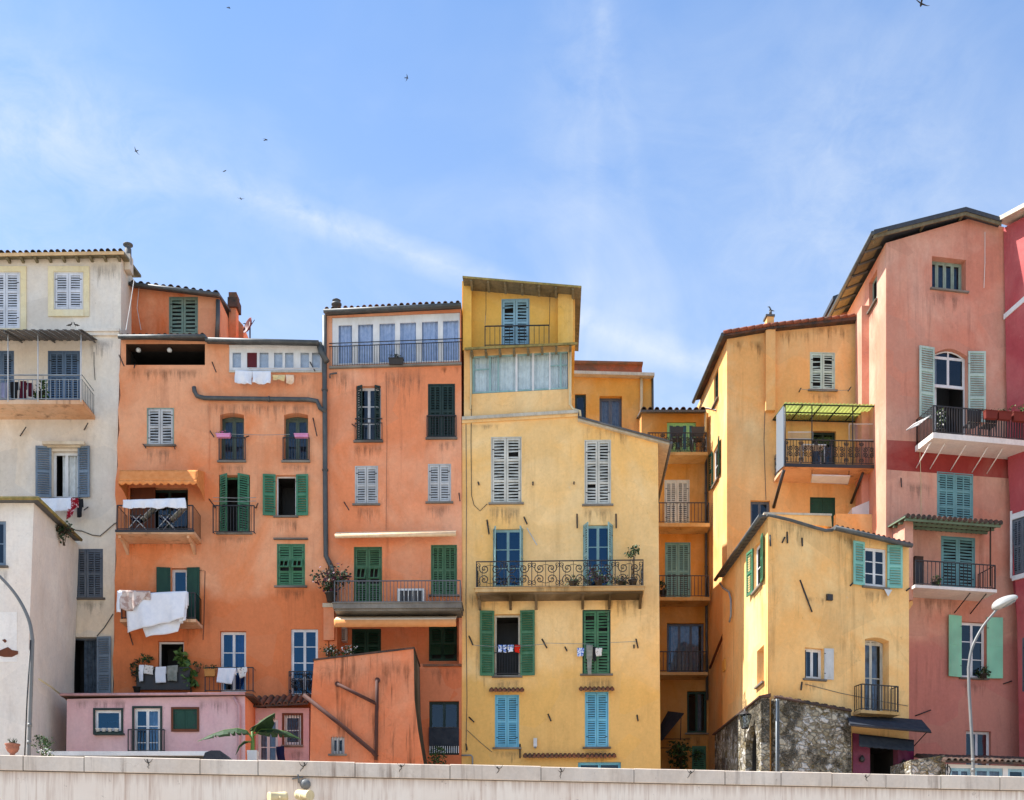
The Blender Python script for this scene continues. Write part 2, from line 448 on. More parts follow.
def window(fc, x0, y0, x1, y1, frame='white', rec=.16, nx=2, ny=3, shut=(), rows=2, smat='white_paint', solid=False,
           sill=True, arch=0, curtain=None, room=1.1, glass=True, lintel=None, pitch=.085, t=.05, label=None, closed=False,
           wl=None, wr=None, al=None, ar=None, flap=None, open_leaf=None, bars=1, sillmat='sill', y0s=None, y1s=None, name='window', frame_y1=None, leaf=.05, gl='glass_dark'):
    P = fc.P
    u0, u1, z0, z1 = rect_uz(P, x0, y0, x1, y1)
    pts = [(u0, z0), (u1, z0), (u1, z1)]
    if arch:
        for i in range(1, 8):
            q = i/8; pts.append((u1+(u0-u1)*q, z1+arch*math.sin(math.pi*q)))
    pts.append((u0, z1))
    r = .07 if closed else rec
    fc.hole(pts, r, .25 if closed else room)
    h = fc.h
    mb = MB(); mt = M[frame]
    if closed:
        e = .035
        mb.box(P, u0, u0+e, z0, z1, -r, .012, mt); mb.box(P, u1-e, u1, z0, z1, -r, .012, mt)
        mb.box(P, u0+e, u1-e, z1-e, z1, -r, .012, mt)
        win = mb.build(name, h)
        wd = (u1-u0-2*e)/2
        for side, hu in ((1, u0+e), (-1, u1-e)):
            s = shutter_leaf(P, hu, -.052, z0+.01, z1-e-.005, wd, side, random.uniform(0, 1.5), rows, M[smat], solid, pitch, flap, bars=bars)
            s.build('shutter', win)
    else:
        w0, w1 = -rec-.0, -rec+.055
        if arch:
            ztop = z1 + arch
        zf = z0 if frame_y1 is None else P.z((x0+x1)/2, frame_y1)
        frame_bars(mb, P, u0+.003, u1-.003, zf+.003, z1-.003, w0, w1, t, mt, nx, ny, leaf=leaf)
        if frame_y1 is not None:
            mb.box(P, u0+.003, u0+t, z0, zf-.002, w0, w1, mt); mb.box(P, u1-t, u1-.003, z0, zf-.002, w0, w1, mt)
        if arch:
            prev = None
            arcp = [P.at(u1+(u0-u1)*i/8, z1+arch*math.sin(math.pi*i/8)-.03, w0+.03) for i in range(9)]
            mb.tube(arcp, .035, mt, 6)
            mb.box(P, (u0+u1)/2-.03, (u0+u1)/2+.03, z1, z1+arch-.02, w0+.01, w1-.01, mt)
        win = mb.build(name, h)
        if glass:
            g = MB()
            if arch:
                gp = [(u0+t, zf+t), (u1-t, zf+t)] + [(u1-t+(u0-u1+2*t)*i/8, z1+arch*math.sin(math.pi*i/8)-.03) for i in range(9)]
                g.poly([P.at(*q, w0+.03) for q in gp], M[gl])
            else: g.poly([P.at(a, b, w0+.03) for a, b in ((u0+t, zf+t), (u1-t, zf+t), (u1-t, z1-t), (u0+t, z1-t))], M[gl])
            g.build('pane', win)
        if curtain:
            cm, ca, cb = curtain if isinstance(curtain, tuple) else (curtain, 0, 1)
            c = MB(); ua, ub = u0+t+(u1-u0-2*t)*ca, u0+t+(u1-u0-2*t)*cb; ph = random.random()*6
            c.grid(lambda i, j: P.at(ua+(ub-ua)*i, z0+.05+(z1-z0-.1)*j, w0-.10+.03*math.sin(i*(ub-ua)*38+ph+.6*math.sin(j*3))), 36, 4, M[cm])
            c.build('curtain', win)
        for side, hu, ang, wpx in ((1, u0, al, wl), (-1, u1, ar, wr)):
            if ang is None: continue
            wd = wpx if wpx is not None else (u1-u0)/2
            za, zb = z0, z1
            if y0s is not None: zb = P.z((x0+x1)/2, y0s)
            if y1s is not None: za = P.z((x0+x1)/2, y1s)
            hw = .055 if ang > 150 else -.04
            if ang <= 150: hu = hu + side*.045
            hu2 = hu - side*.0
            s = shutter_leaf(P, hu2, hw if ang < 150 else .02, za, zb, wd, side, ang, rows, M[smat], solid, pitch, flap, bars=bars,
                             thick=.042 if ang < 150 else -.042)
            s.build('shutter', win)
    if sill:
        sm = MB(); sm.box(P, u0-.09, u1+.09, z0-.07, z0-.004, -r+.01, .10, M[sillmat]); sm.build('sill', win)
    if sill and closed is not None and (z1-z0) > .8:
        stain(h, P, u0-.12, u1+.12, z0-.07-random.uniform(.7,1.3), z0-.075)
    if lintel:
        sm = MB(); sm.box(P, u0-.12, u1+.12, z1+.15, z1+.20, -.02, .14, M[lintel]); sm.build('drip_ledge', win)
    if label: win['label'] = label
    return win

# ------------------------------------------------------------------ iron work
def spiral(P, cu, cz, w, r0, r1, turns, a0, d=1, n=22):
    return [P.at(cu + (r0+(r1-r0)*i/n)*math.cos(a0+d*turns*2*math.pi*i/n), cz + (r0+(r1-r0)*i/n)*math.sin(a0+d*turns*2*math.pi*i/n), w) for i in range(n+1)]

def rail_front(mb, P, u0, u1, z0, z1, w, style, mat, r=.011, step=.115):
    """a straight run in the plane, seen from the front"""
    mb.box(P, u0, u1, z1-.035, z1, w-.022, w+.022, mat)
    mb.box(P, u0, u1, z0+.05, z0+.075, w-.014, w+.014, mat)
    L = u1-u0
    if style in ('bars', 'bars2', 'grille'):
        n = max(2, round(L/step))
        for i in range(n+1):
            u = u0 + L*i/n
            rr = r*1.8 if i in (0, n) else r
            mb.box(P, u-rr, u+rr, z0 if i in (0, n) else z0+.06, z1-.01, w-rr, w+rr, mat)
        if style == 'bars2':
            mb.box(P, u0, u1, z1-.2, z1-.18, w-.012, w+.012, mat)
    elif style == 'wide':
        mb.box(P, u0, u1, z1-.2, z1-.175, w-.014, w+.014, mat)
        n = max(2, round(L/.17))
        for i in range(n+1):
            u = u0+L*i/n; mb.box(P, u-r, u+r, z0+.06, z1-.17, w-r, w+r, mat)
    elif style in ('ornate', 'ornate_dense'):
        n = max(1, round(L/(1.0 if style == 'ornate' else .62))); pw = L/n; hh = z1-z0
        for i in range(n+1):
            u = u0+pw*i
            mb.box(P, u-.016, u+.016, z0, z1, w-.016, w+.016, mat)
        zc = z0+hh*.52
        for i in range(n):
            a, b = u0+pw*i, u0+pw*(i+1); c = (a+b)/2; k = min(pw, hh)
            for sx in (-1, 1):
                for sz in (-1, 1):
                    mb.tube(spiral(P, c+sx*k*.22, zc+sz*k*.2, w, .02, k*.19, 1.6, (math.pi if sx > 0 else 0), sx*sz), .018 if style == 'ornate' else .019, mat, 4)
                    mb.tube(spiral(P, c+sx*pw*.41, zc+sz*hh*.33, w, .015, k*.10, 1.3, (math.pi if sx < 0 else 0), -sx*sz, 14), .014 if style == 'ornate' else .016, mat, 4)
            mb.tube([P.at(c, z0+.06, w), P.at(c, z1-.02, w)], .010, mat, 4)
            mb.tube([P.at(c+k*.30*math.cos(q*math.pi/9), zc+k*.34*math.sin(q*math.pi/9), w) for q in range(18)], .010, mat, 4, closed=True)
            for q in range(4): mb.tube([P.at(a+pw*(q+.5)/4, z0+.06, w), P.at(a+pw*(q+.5)/4, zc-hh*.28, w)], .007, mat, 4)
            if style == 'ornate_dense':
                for q in range(5): mb.tube([P.at(a+pw*(q+.5)/5, z0+.06, w), P.at(a+pw*(q+.5)/5, z1-.02, w)], .011, mat, 4)
    elif style == 'panel':
        mb.box(P, u0, u1, z0+.08, z1-.05, w-.012, w+.012, mat)

def side_rail(mb, P, u, w0, w1, z0, z1, style, mat, r=.011, step=.115):
    Q = Pl(0, 0); Q.__dict__.update(P.__dict__)
    # a plane at right angles, running from the wall outwards
    o = P.at(u, 0, 0); Q.ox, Q.oy = o.x, o.y; Q.dx, Q.dy = P.nx, P.ny; Q.nx, Q.ny = P.dy, -P.dx
    rail_front(mb, Q, w0, w1, z0, z1, 0, style, mat, r, step)

def balcony(house, P, x0, x1, yr, ys, yb, depth, style='bars', slab='render', rail='iron', brackets=(), sides=(1, 1), label=None, step=.115, r=.011, rw=None, moulded=False, brmat=None):
    Q = P.off(depth); xc = (x0+x1)/2
    u0, u1 = Q.u(x0), Q.u(x1); zr, zs, zb = Q.z(xc, yr), Q.z(xc, ys), Q.z(xc, yb)
    mb = MB()
    mb.box(P, u0, u1, zb, zs, .0, depth, M[slab])
    if moulded:
        mb.box(P, u0+.05, u1-.05, zb-.07, zb-.002, .0, depth-.10, M[brmat or slab]); mb.box(P, u0-.03, u1+.03, zs+.002, zs+.035, .0, depth+.04, M[slab])
    bal = mb.build('balcony', house)
    rm = MB(); e = .05
    rail_front(rm, P, u0+e, u1-e, zs+.003, zr, depth-e, style, M[rail], r, step)
    for s, u in zip(sides, (u0+e, u1-e)):
        if s: side_rail(rm, P, u, .01, depth-e-.02, zs+.003, zr, style, M[rail], r, step)
    rm.build('railing', bal)
    for bx in brackets:
        b = MB(); ub = P.off(depth*.6).u(bx)
        pr = [(0, zb-.004), (depth*.85, zb-.004), (depth*.85, zb-.10), (depth*.45, zb-.16), (.16, zb-.34), (0, zb-.42)]
        b.prism([P.at(ub-.05, z, w) for w, z in pr], Vector((P.dx, P.dy, 0))*.10, M[brmat or slab])
        b.build('bracket', bal)
    if label: bal['label'] = label
    return bal, (u0, u1, zr, zs, zb)

def juliet(house, P, x0, x1, yr, ys, w=.14, style='bars', rail='iron', slab=None, r=.010, step=.11, out=None, label=None):
    Q = P.off(w); xc = (x0+x1)/2
    u0, u1, zr, zs = Q.u(x0), Q.u(x1), Q.z(xc, yr), Q.z(xc, ys)
    rm = MB(); rail_front(rm, P, u0, u1, zs, zr, w-.02, style, M[rail], r, step)
    for u in (u0, u1):
        rm.tube([P.at(u, zr-.02, w-.02), P.at(u, zr-.02, 0)], .012, M[rail], 4); rm.tube([P.at(u, zs+.07, w-.02), P.at(u, zs+.07, 0)], .012, M[rail], 4)
    if slab: rm.box(P, u0-.06, u1+.06, zs-.10, zs-.003, 0, w+.04, M[slab])
    o = rm.build('balustrade', house)
    if label: o['label'] = label
    return o

def iron_stub(house, P, x0, y0, x1, y1, w=.35, name='iron_bracket', mat='iron', r=.022):
    """a clothes-line iron poking out of the wall"""
    mb = MB(); a = P.pt(x0, y0); Q = P.off(w); b = Q.pt(x1, y1)
    mb.tube([a, b], r, M[mat], 5); return mb.build(name, house)

def pipe(house, P, pts, r=.06, mat='zinc', w=.10, name='downpipe', collars=True, n=9):
    Q = P.off(w); p3 = [Q.pt(*p) for p in pts]; mb = MB(); mb.tube(p3, r, M[mat], n)
    if collars:
        for a, b in zip(p3, p3[1:]):
            L = (b-a).length
            for k in range(1, int(L/2.2)+1):
                c = a.lerp(b, k/(int(L/2.2)+1)); d = (b-a).normalized()*.03
                mb.tube([c-d, c+d], r*1.28, M[mat], n)
    return mb.build(name, house)

def cable(house, P, pts, r=.012, mat='iron', w=.03, name='cable'):
    Q = P.off(w); mb = MB(); mb.tube([Q.pt(*p) for p in pts], r, M[mat], 4); return mb.build(name, house)

# ------------------------------------------------------------------ roofs
def roof(house, P, a, b, over=.4, thick=.10, back=5, rise=.9, mat='fascia', tiles='tile', rafters=0, gutter=None, name='roof', backdir=None, tile_r=.085, soffit=None, label=None, tpitch=.24, ends=(0, 0), drop=0, gr=.075):
    """a roof slope whose front lower edge follows the pixel line a-b"""
    Q = P.off(over); A, B = Q.pt(*a), Q.pt(*b); e = (B-A).normalized()
    A = A - e*ends[0]; B = B + e*ends[1]; L = (B-A).length
    n3 = Vector((-P.nx, -P.ny, 0)) if backdir is None else Vector((*backdir, 0)).normalized()
    bv = n3*back + Vector((0, 0, rise)); up = Vector((0, 0, thick))
    mb = MB(); sm = M[soffit or mat]
    mb.hexa([A, B, B+bv, A+bv, A+up, B+up, B+bv+up, A+bv+up], sm)
    fb = n3*-.03
    mb.hexa([A+fb-Vector((0,0,.02)), B+fb-Vector((0,0,.02)), B-Vector((0,0,.02)), A-Vector((0,0,.02)), A+up+fb, B+up+fb, B+up, A+up], M[mat])
    bd = bv.normalized()
    if tiles:
        n = max(2, round(L/tpitch)); tm = M[tiles]; nrm = e.cross(bd).normalized()
        if nrm.z < 0: nrm = -nrm
        seg = 6
        for i in range(n):
            c = A + e*(L*(i+.5)/n) + up - bd*(.07+random.uniform(-.025, .02)) + nrm*random.uniform(0, .015)
            rr = tile_r*random.uniform(.92, 1.08)
            ln = back/ max(.2, (bv.normalized().dot(n3)))
            ring0, ring1 = [], []
            for k in range(seg+1):
                th = math.pi*k/seg
                q = e*(-math.cos(th)*rr) + nrm*(math.sin(th)*rr)
                ring0.append(c+q); ring1.append(c+q+bd*ln)
            for k in range(seg): mb.poly([ring0[k], ring0[k+1], ring1[k+1], ring1[k]], tm, True)
            # the tile's own thickness at the eave
            inn = [c+(p-c)*.72 for p in ring0]
            for k in range(seg): mb.poly([ring0[k+1], ring0[k], inn[k], inn[k+1]], tm)
            for k in range(seg): mb.poly([inn[k], inn[k+1], inn[k+1]+bd*.5, inn[k]+bd*.5][::-1], tm, True)
    if rafters:
        for i in range(rafters):
            c = A + e*(L*(i+.5)/rafters)
            d = Vector((0, 0, -.11)); t = e*.045
            o1, o2 = c + n3*.05, c + n3*(over+.02)
            mb.hexa([o1-t+d*.7, o1+t+d*.7, o2+t+d, o2-t+d, o1-t-d*.02, o1+t-d*.02, o2+t-d*.02, o2-t-d*.02], sm)
    if gutter:
        g0 = A - n3*.10 + Vector((0, 0, drop)); g1 = B - n3*.10 + Vector((0, 0, drop))
        mb.tube([g0, g1], gr, M[gutter], 10)
    r = mb.build(name, house)
    if label: r['label'] = label
    return r

def slab_roof(house, pts, thick, mat, name='roof', soffit=None):
    """solid with the given underside polygon (world points)"""
    mb = MB(); mb.prism(pts, Vector((0, 0, thick)), M[mat]); return mb.build(name, house)

def chimney(parent, P, x0, x1, y0, y1, w=0, dep=.5, mat='ochre', pot='tile', cap=True, name='chimney', capmat='fascia'):
    mb = MB(); Q = P.off(w); xc = (x0+x1)/2
    u0, u1, z0, z1 = Q.u(x0), Q.u(x1), Q.z(xc, y1), Q.z(xc, y0)
    h = z1-z0; W = u1-u0
    mb.box(P, u0+W*.08, u1-W*.08, z0, z0+h*.72, w-dep, w, M[mat])
    mb.box(P, u0-.02, u1+.02, z0+h*.72, z0+h*.78, w-dep-.08, w+.05, M[capmat])
    c = P.at((u0+u1)/2, z0+h*.78, w-dep/2)
    mb.lathe(c, [(W*.30, 0), (W*.27, h*.12), (W*.36, h*.13), (W*.36, h*.17), (W*.2, h*.22)], M[pot], 12)
    return mb.build(name, parent)

# ------------------------------------------------------------------ small things
def cloth(name, label, cat, P, poly, w, mat, group=None, wave=.05, nx=22, ny=10, fold=True, thick=.012, freq=11, parent=None):
    """hanging cloth: a pixel quad (tl, tr, br, bl) hung at distance w from the wall"""
    Q = P.off(w); tl, tr, br, bl = [Q.uz(*p) for p in poly]; ph = random.random()*9
    def f(i, j):
        a = (tl[0]*(1-i)+tr[0]*i, tl[1]*(1-i)+tr[1]*i); b = (bl[0]*(1-i)+br[0]*i, bl[1]*(1-i)+br[1]*i)
        u = a[0]*(1-j)+b[0]*j; z = a[1]*(1-j)+b[1]*j
        amp = wave*(.15+j)
        ww = amp*math.sin(u*freq+ph+1.3*math.sin(j*2+ph)) + .5*amp*math.sin(u*freq*2.3+ph*2)
        z += .02*math.sin(u*7+ph)*(j > .5)
        return P.at(u+.01*math.sin(j*5+ph), z, w+ww)
    mb = MB(); mb.grid(f, nx, ny, M[mat])
    if fold:   # the part that falls behind the line
        mb.grid(lambda i, j: f(i, 0)+Vector((-P.nx*.05*j**.5-P.nx*.01*math.sin(i*9), -P.ny*.05*j**.5, -.45*abs(tl[1]-bl[1])*j+.004)), nx, 4, M[mat])
    o = mb.build(name, parent)
    s = o.modifiers.new('thickness', 'SOLIDIFY'); s.thickness = thick; s.offset = 0
    if parent is None: tag(o, label, cat, group)
    return o

def leaf_cloud(mb, c, rad, n, size, mats, seed=0, droop=.3, squash=1):
    rnd = random.Random(seed); c = Vector(c)
    cl = [Vector((rnd.gauss(0, .5), rnd.gauss(0, .5), rnd.gauss(0, .5))) for _ in range(9)]
    for i in range(n):
        k = cl[rnd.randrange(9)]
        p = k + Vector((rnd.gauss(0, .28), rnd.gauss(0, .28), rnd.gauss(0, .28)))
        if p.length > 1.15: p *= 1.15/p.length
        p = c + Vector((p.x*rad[0], p.y*rad[1], p.z*rad[2]))
        d = Vector((rnd.gauss(0, 1), rnd.gauss(0, 1), rnd.gauss(0, .6)-droop)).normalized()
        s = d.cross(Vector((rnd.gauss(0, 1), rnd.gauss(0, 1), rnd.gauss(0, 1)))).normalized()
        L = size*rnd.uniform(.6, 1.3); W = L*.34
        mid = p + d*L*.5; mb.poly([p, mid+s*W, p+d*L, mid-s*W], mats[rnd.randrange(len(mats))])

def pot_profile(r, h): return [(r*.68, 0), (r*.95, h*.86), (r*1.1, h*.87), (r*1.1, h), (r*.9, h), (r*.85, h*.92)]

def plant(name, label, P, x, y, w, rad, n, size, mats, pot=None, group=None, seed=1, stems=4, cat='plant', base_drop=None, pr=.16, ph=.28, floor=None):
    """potted plant: pixel (x, y) is the middle of the foliage; pot = (mat) stands under it"""
    Q = P.off(w); c = Q.pt(x, y)
    drop = rad[2]+.15 if base_drop is None else base_drop
    if floor is not None: drop = c.z - Q.z(x, floor) - (ph if pot else 0)
    base = c - Vector((0, 0, drop)); t = thing(name, base - Vector((0, 0, ph if pot else 0)), label, cat, group)
    if pot:
        b = MB(); b.lathe(base-Vector((0, 0, ph)), pot_profile(pr, ph), M[pot], 14); b.build('pot', t)
    s = MB(); rnd = random.Random(seed)
    for i in range(stems):
        q = c + Vector((rnd.gauss(0, .45)*rad[0], rnd.gauss(0, .4)*rad[1], rnd.gauss(.25, .4)*rad[2]))
        st = base + Vector((rnd.uniform(-.05, .05), rnd.uniform(-.05, .05), -.05))
        s.tube([st, st.lerp(q, .5)+Vector((rnd.gauss(0, .05), rnd.gauss(0, .05), .05)), q], .018, M['bark'], 5, r1=.006)
    s.build('stem', t)
    f = MB(); leaf_cloud(f, c, rad, n, size, [M[m] for m in mats], seed); f.build('foliage', t)
    return t
SUN_E, SKY_S, EXPO = 5.2, .12, 1.12
SKY_TINT = (.83,.95,1.05); CLOUD = (3.2,3.55,4.0); VEIL = .24
# ------------------------------------------------------------------ palette
cream = lin(222,206,184); orange = lin(230,134,76); orange_lo = lin(218,120,64); yellow = lin(247,192,106); yellow_lo = lin(236,182,92)
ochre = lin(222,158,56); ochre2 = lin(234,172,96); pinkc = lin(208,134,108); crims = lin(174,70,76); rose = lin(212,164,166)
M['cream'] = stucco('cream_render', cream, lin(232,222,208), lin(150,128,108), 1, .25, .8, split=(15.6, lin(226,206,178)))
M['cream_annex'] = stucco('pale_annex_render', lin(228,214,200), lin(236,226,214), lin(140,122,110), 2, .2)
M['orange'] = stucco('orange_render', orange, lin(236,156,104), lin(150,76,46), 3, .4, .5, split=(15.4, orange_lo))
M['orange2'] = stucco('salmon_orange_render', lin(232,136,84), lin(238,158,112), lin(150,76,54), 4, .45, .6, split=(13.2, lin(216,114,66)))
M['orange_attic'] = stucco('burnt_orange_render', lin(212,102,44), lin(224,142,92), lin(130,66,40), 5, .3, .4, spots=.8)
M['orange_block'] = stucco('streaked_orange_render', lin(224,122,72), lin(228,142,94), lin(48,28,20), 6, 1.2, .4, spots=.7)
M['yellow'] = stucco('yellow_render', yellow, lin(247,204,130), lin(176,128,60), 7, .25, .4, split=(12.0, yellow_lo), spots=.3)
M['yellow_top'] = stucco('golden_yellow_render', lin(238,182,66), lin(238,192,92), lin(150,104,40), 8, .25)
M['yellow_band'] = stucco('pale_yellow_render', lin(244,190,112), lin(244,204,136), lin(176,128,60), 17, .3)
M['ochre'] = stucco('ochre_render', ochre, lin(226,172,80), lin(150,94,30), 9, .3)
M['ochre_alcove'] = stucco('mustard_render', lin(196,132,42), lin(204,148,62), lin(120,80,30), 10, .35)
M['ochre_right'] = stucco('sandy_ochre_render', ochre2, lin(232,192,124), lin(170,112,50), 11, .35, .6)
M['ochre_low'] = stucco('stained_ochre_render', lin(243,180,98), lin(244,198,122), lin(110,76,40), 12, .5, .7, spots=.5)
M['pink'] = stucco('salmon_pink_render', pinkc, lin(216,156,130), lin(140,90,76), 13, .5, .7, split=(14.0, lin(198,124,108)))
M['crimson'] = stucco('crimson_render', crims, lin(186,76,80), lin(120,40,46), 14, .3)
M['band_red'] = stucco('brick_red_paint', lin(150,52,46), lin(160,66,56), lin(110,40,36), 15, .2)
M['rose'] = stucco('rose_render', rose, lin(216,172,174), lin(150,108,110), 16, .3)
M['magenta'] = stucco('magenta_render', lin(116,30,70), lin(130,44,80), lin(70,24,44), 18, .2)
M['stain_a'] = stain_mat('sill_run_off', (.12,.08,.05), 1, .42); M['stain_b'] = stain_mat('grey_run_off', (.16,.125,.095), 2, .40); M['stain_c'] = stain_mat('black_mould', (.05,.036,.022), 3, .48, .56); M['stain_d'] = stain_mat('rust_run_off', (.13,.05,.02), 4, .5, .52)
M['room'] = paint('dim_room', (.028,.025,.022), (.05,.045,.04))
M['white'] = paint('white_frame_paint', (.78,.77,.75), (.6,.57,.52)); M['white_paint'] = paint('white_shutter_paint', (.74,.74,.76), (.5,.5,.5))
M['offwhite'] = paint('off_white_shutter_paint', (.67,.64,.54), (.38,.36,.29), amt=.7)
M['grey_white'] = paint('grey_white_shutter_paint', (.58,.57,.55), (.34,.34,.32), amt=.6)
M['mintgrey'] = paint('grey_green_shutter_paint', lin(150,168,150), lin(110,112,98), amt=.7)
M['sage'] = paint('sage_shutter_paint', lin(104,126,112), lin(150,150,124), amt=.7)
M['bluegrey'] = paint('blue_grey_shutter_paint', lin(120,136,150), lin(90,96,104), amt=.6)
M['sage_dark'] = paint('dark_sage_frame', lin(74,92,80), lin(110,116,96)); M['steel_blue'] = paint('steel_blue_door_paint', lin(92,116,144), lin(120,132,146))
M['slate'] = paint('slate_shutter_paint', lin(86,94,104), lin(120,122,124))
M['green'] = paint('green_shutter_paint', lin(66,118,80), lin(104,140,110)); M['emerald'] = paint('emerald_shutter_paint', lin(62,120,88), lin(96,138,106))
M['dkgreen'] = paint('dark_green_shutter_paint', lin(18,62,46), lin(40,80,60)); M['blackgreen'] = paint('black_green_paint', lin(26,46,40), lin(50,66,54))
M['midgreen'] = paint('grass_green_shutter_paint', lin(62,100,66), lin(100,128,96))
M['skyblue'] = paint('sky_blue_shutter_paint', lin(108,182,206), lin(150,196,206)); M['paleblue'] = paint('pale_blue_shutter_paint', lin(146,186,204), lin(120,150,160), amt=.6)
M['paleteal'] = paint('pale_teal_frame_paint', lin(150,184,180), lin(120,150,146)); M['teal'] = paint('teal_shutter_paint', lin(108,156,158), lin(130,170,164))
M['mint'] = paint('mint_shutter_paint', lin(142,206,170), lin(150,190,160)); M['mintteal'] = paint('mint_teal_shutter_paint', lin(132,192,176), lin(140,180,164))
M['palemint'] = paint('pale_mint_shutter_paint', lin(190,212,196), lin(150,160,148), amt=.6); M['apple'] = paint('apple_green_frame_paint', lin(150,206,130), lin(140,180,120))
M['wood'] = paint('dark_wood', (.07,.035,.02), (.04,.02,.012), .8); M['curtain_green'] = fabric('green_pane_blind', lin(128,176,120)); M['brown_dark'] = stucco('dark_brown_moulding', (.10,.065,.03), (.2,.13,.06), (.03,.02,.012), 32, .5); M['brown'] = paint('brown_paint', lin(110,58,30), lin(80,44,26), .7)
M['redbrown'] = paint('red_brown_door', lin(96,18,22), lin(70,20,20)); M['iron'] = metal('black_iron', (.018,.018,.02), .55, (.06,.035,.02), .4)
M['greyrail'] = metal('grey_galvanised_rail', (.22,.24,.25), .5); M['zinc'] = metal('dark_zinc', (.055,.06,.06), .55, (.12,.12,.11), .6)
M['darkrail'] = metal('dark_grey_rail', (.09,.095,.10), .5); M['whiterail'] = metal('white_rail', (.6,.6,.6), .5, (.35,.33,.3), .4)
M['rust'] = metal('rusty_pipe', (.055,.016,.010), .8, (.12,.035,.016), .8); M['cream_pipe'] = paint('cream_pipe_paint', lin(226,206,160), lin(180,160,120))
M['pink_pipe'] = paint('pink_pipe_paint', lin(206,160,160), lin(160,120,118)); M['lampgrey'] = metal('lamp_post_grey', (.15,.15,.145), .5, (.22,.2,.18), .5)
M['render'] = stucco('pale_slab_render', lin(206,186,156), lin(214,200,176), lin(110,90,66), 20, .4); M['slab_orange'] = stucco('peach_slab_render', lin(210,156,112), lin(222,180,142), lin(96,60,40), 21, .8, spots=.6)
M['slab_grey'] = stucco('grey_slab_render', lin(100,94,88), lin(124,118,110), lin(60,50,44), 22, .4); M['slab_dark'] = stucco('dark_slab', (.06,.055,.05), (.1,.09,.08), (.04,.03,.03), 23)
M['slab_yellow'] = stucco('yellow_slab_render', lin(186,142,78), lin(206,170,110), lin(80,56,30), 24, .8); M['slab_white'] = stucco('white_slab_render', lin(226,218,210), lin(232,226,220), lin(150,136,124), 25, .25)
M['sill'] = stucco('stone_sill', (.12,.10,.085), (.2,.18,.15), (.06,.05,.04), 26); M['fascia'] = paint('grey_fascia', (.10,.10,.10), (.18,.17,.16), .7)
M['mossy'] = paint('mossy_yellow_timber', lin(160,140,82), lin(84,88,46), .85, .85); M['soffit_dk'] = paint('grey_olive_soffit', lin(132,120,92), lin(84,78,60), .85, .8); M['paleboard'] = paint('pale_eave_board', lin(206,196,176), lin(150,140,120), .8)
M['creamboard'] = paint('cream_eave_board', lin(228,190,140), lin(190,150,104), .8); M['darkroof'] = paint('dark_roof_sheet', (.05,.055,.065), (.1,.1,.1), .6)
M['greenboard'] = paint('green_grey_soffit', lin(112,132,108), lin(90,100,84), .8)
M['tile'] = tile_mat('terracotta_tiles', (.26,.10,.055), (.17,.075,.045), (.10,.075,.055)); M['tile_dark'] = tile_mat('weathered_tiles', (.13,.07,.05), (.08,.05,.04), (.05,.045,.04))
M['tile_red'] = tile_mat('red_tiles', (.30,.09,.05), (.22,.08,.05), (.13,.07,.05))
M['glass'] = glassmat('window_glass', .12); M['glass_dark'] = glassmat('dark_window_glass', .06, (.5,.55,.6), (.6,.75,.9)); M['glass_clear'] = glassmat('clear_window_glass', .05, (.9,.92,.95), (.6,.8,1)); M['glass_pale'] = glassmat('veranda_glass', .06, (.9,.95,.95), (.7,.85,1))
M['lace'] = fabric('lace_curtain', (.50,.54,.60), (.34,.37,.43)); M['curtain_white'] = fabric('white_curtain', (.74,.76,.74), (.6,.62,.6)); M['curtain_blue'] = fabric('blue_curtain', lin(60,84,140), lin(40,60,110))
M['curtain_slate'] = fabric('grey_blue_curtain', lin(186,200,222), lin(160,178,206)); M['curtain_dark'] = fabric('dim_grey_curtain', lin(84,96,108), lin(60,70,80)); M['curtain_red'] = fabric('dark_red_curtain', lin(120,30,40))
M['cloth_white'] = fabric('white_cotton', (.80,.80,.82), (.72,.73,.77)); M['cloth_grey'] = fabric('grey_cotton', lin(150,150,140), lin(120,122,112)); M['cloth_taupe'] = two_tone('checked_blanket', lin(176,150,140), lin(206,190,180), 4)
M['cloth_red'] = two_tone('red_print_cloth', lin(140,24,36), lin(220,190,190), 12, .56); M['cloth_black'] = fabric('black_cloth', (.02,.02,.022)); M['cloth_wine'] = fabric('wine_cloth', lin(84,30,44)); M['cloth_lilac'] = fabric('lilac_cloth', lin(150,150,176))
M['cloth_blue'] = two_tone('blue_white_print', lin(70,110,190), lin(225,230,240), 16); M['cloth_scarlet'] = fabric('scarlet_cloth', lin(214,44,28)); M['cloth_cream'] = fabric('yellow_cotton', lin(232,206,150)); M['cloth_peach'] = fabric('peach_cotton', lin(236,206,176))
M['cloth_navy'] = fabric('navy_cloth', lin(28,34,66)); M['cloth_ivory'] = two_tone('patterned_shirt', lin(220,214,206), lin(130,120,112), 14, .6)
M['awning_orange'] = fabric('orange_awning', lin(232,150,90), lin(222,136,76)); M['awning_cream'] = fabric('cream_awning', lin(236,206,170), lin(226,190,150)); M['awning_peach'] = fabric('peach_awning', lin(222,150,92), lin(214,140,84))
M['awning_dark'] = fabric('charcoal_awning', (.045,.05,.06), (.03,.035,.045)); M['plastic_white'] = paint('white_plastic', (.72,.72,.70), (.6,.6,.58), .4); M['plastic_pink'] = paint('pink_planter_plastic', lin(220,150,190), lin(200,120,170))
M['pot_red'] = paint('terracotta_pot', lin(120,44,32), lin(98,40,30), .8); M['pot_dark'] = paint('dark_planter', (.04,.035,.03), (.07,.06,.05), .7); M['pot_clay'] = paint('clay_urn', lin(160,104,84), lin(120,84,70), .85); M['pot_ochre'] = paint('ochre_planter', lin(196,132,60), lin(160,104,50))
M['bark'] = paint('bark', (.09,.06,.035), (.05,.035,.02), .9)
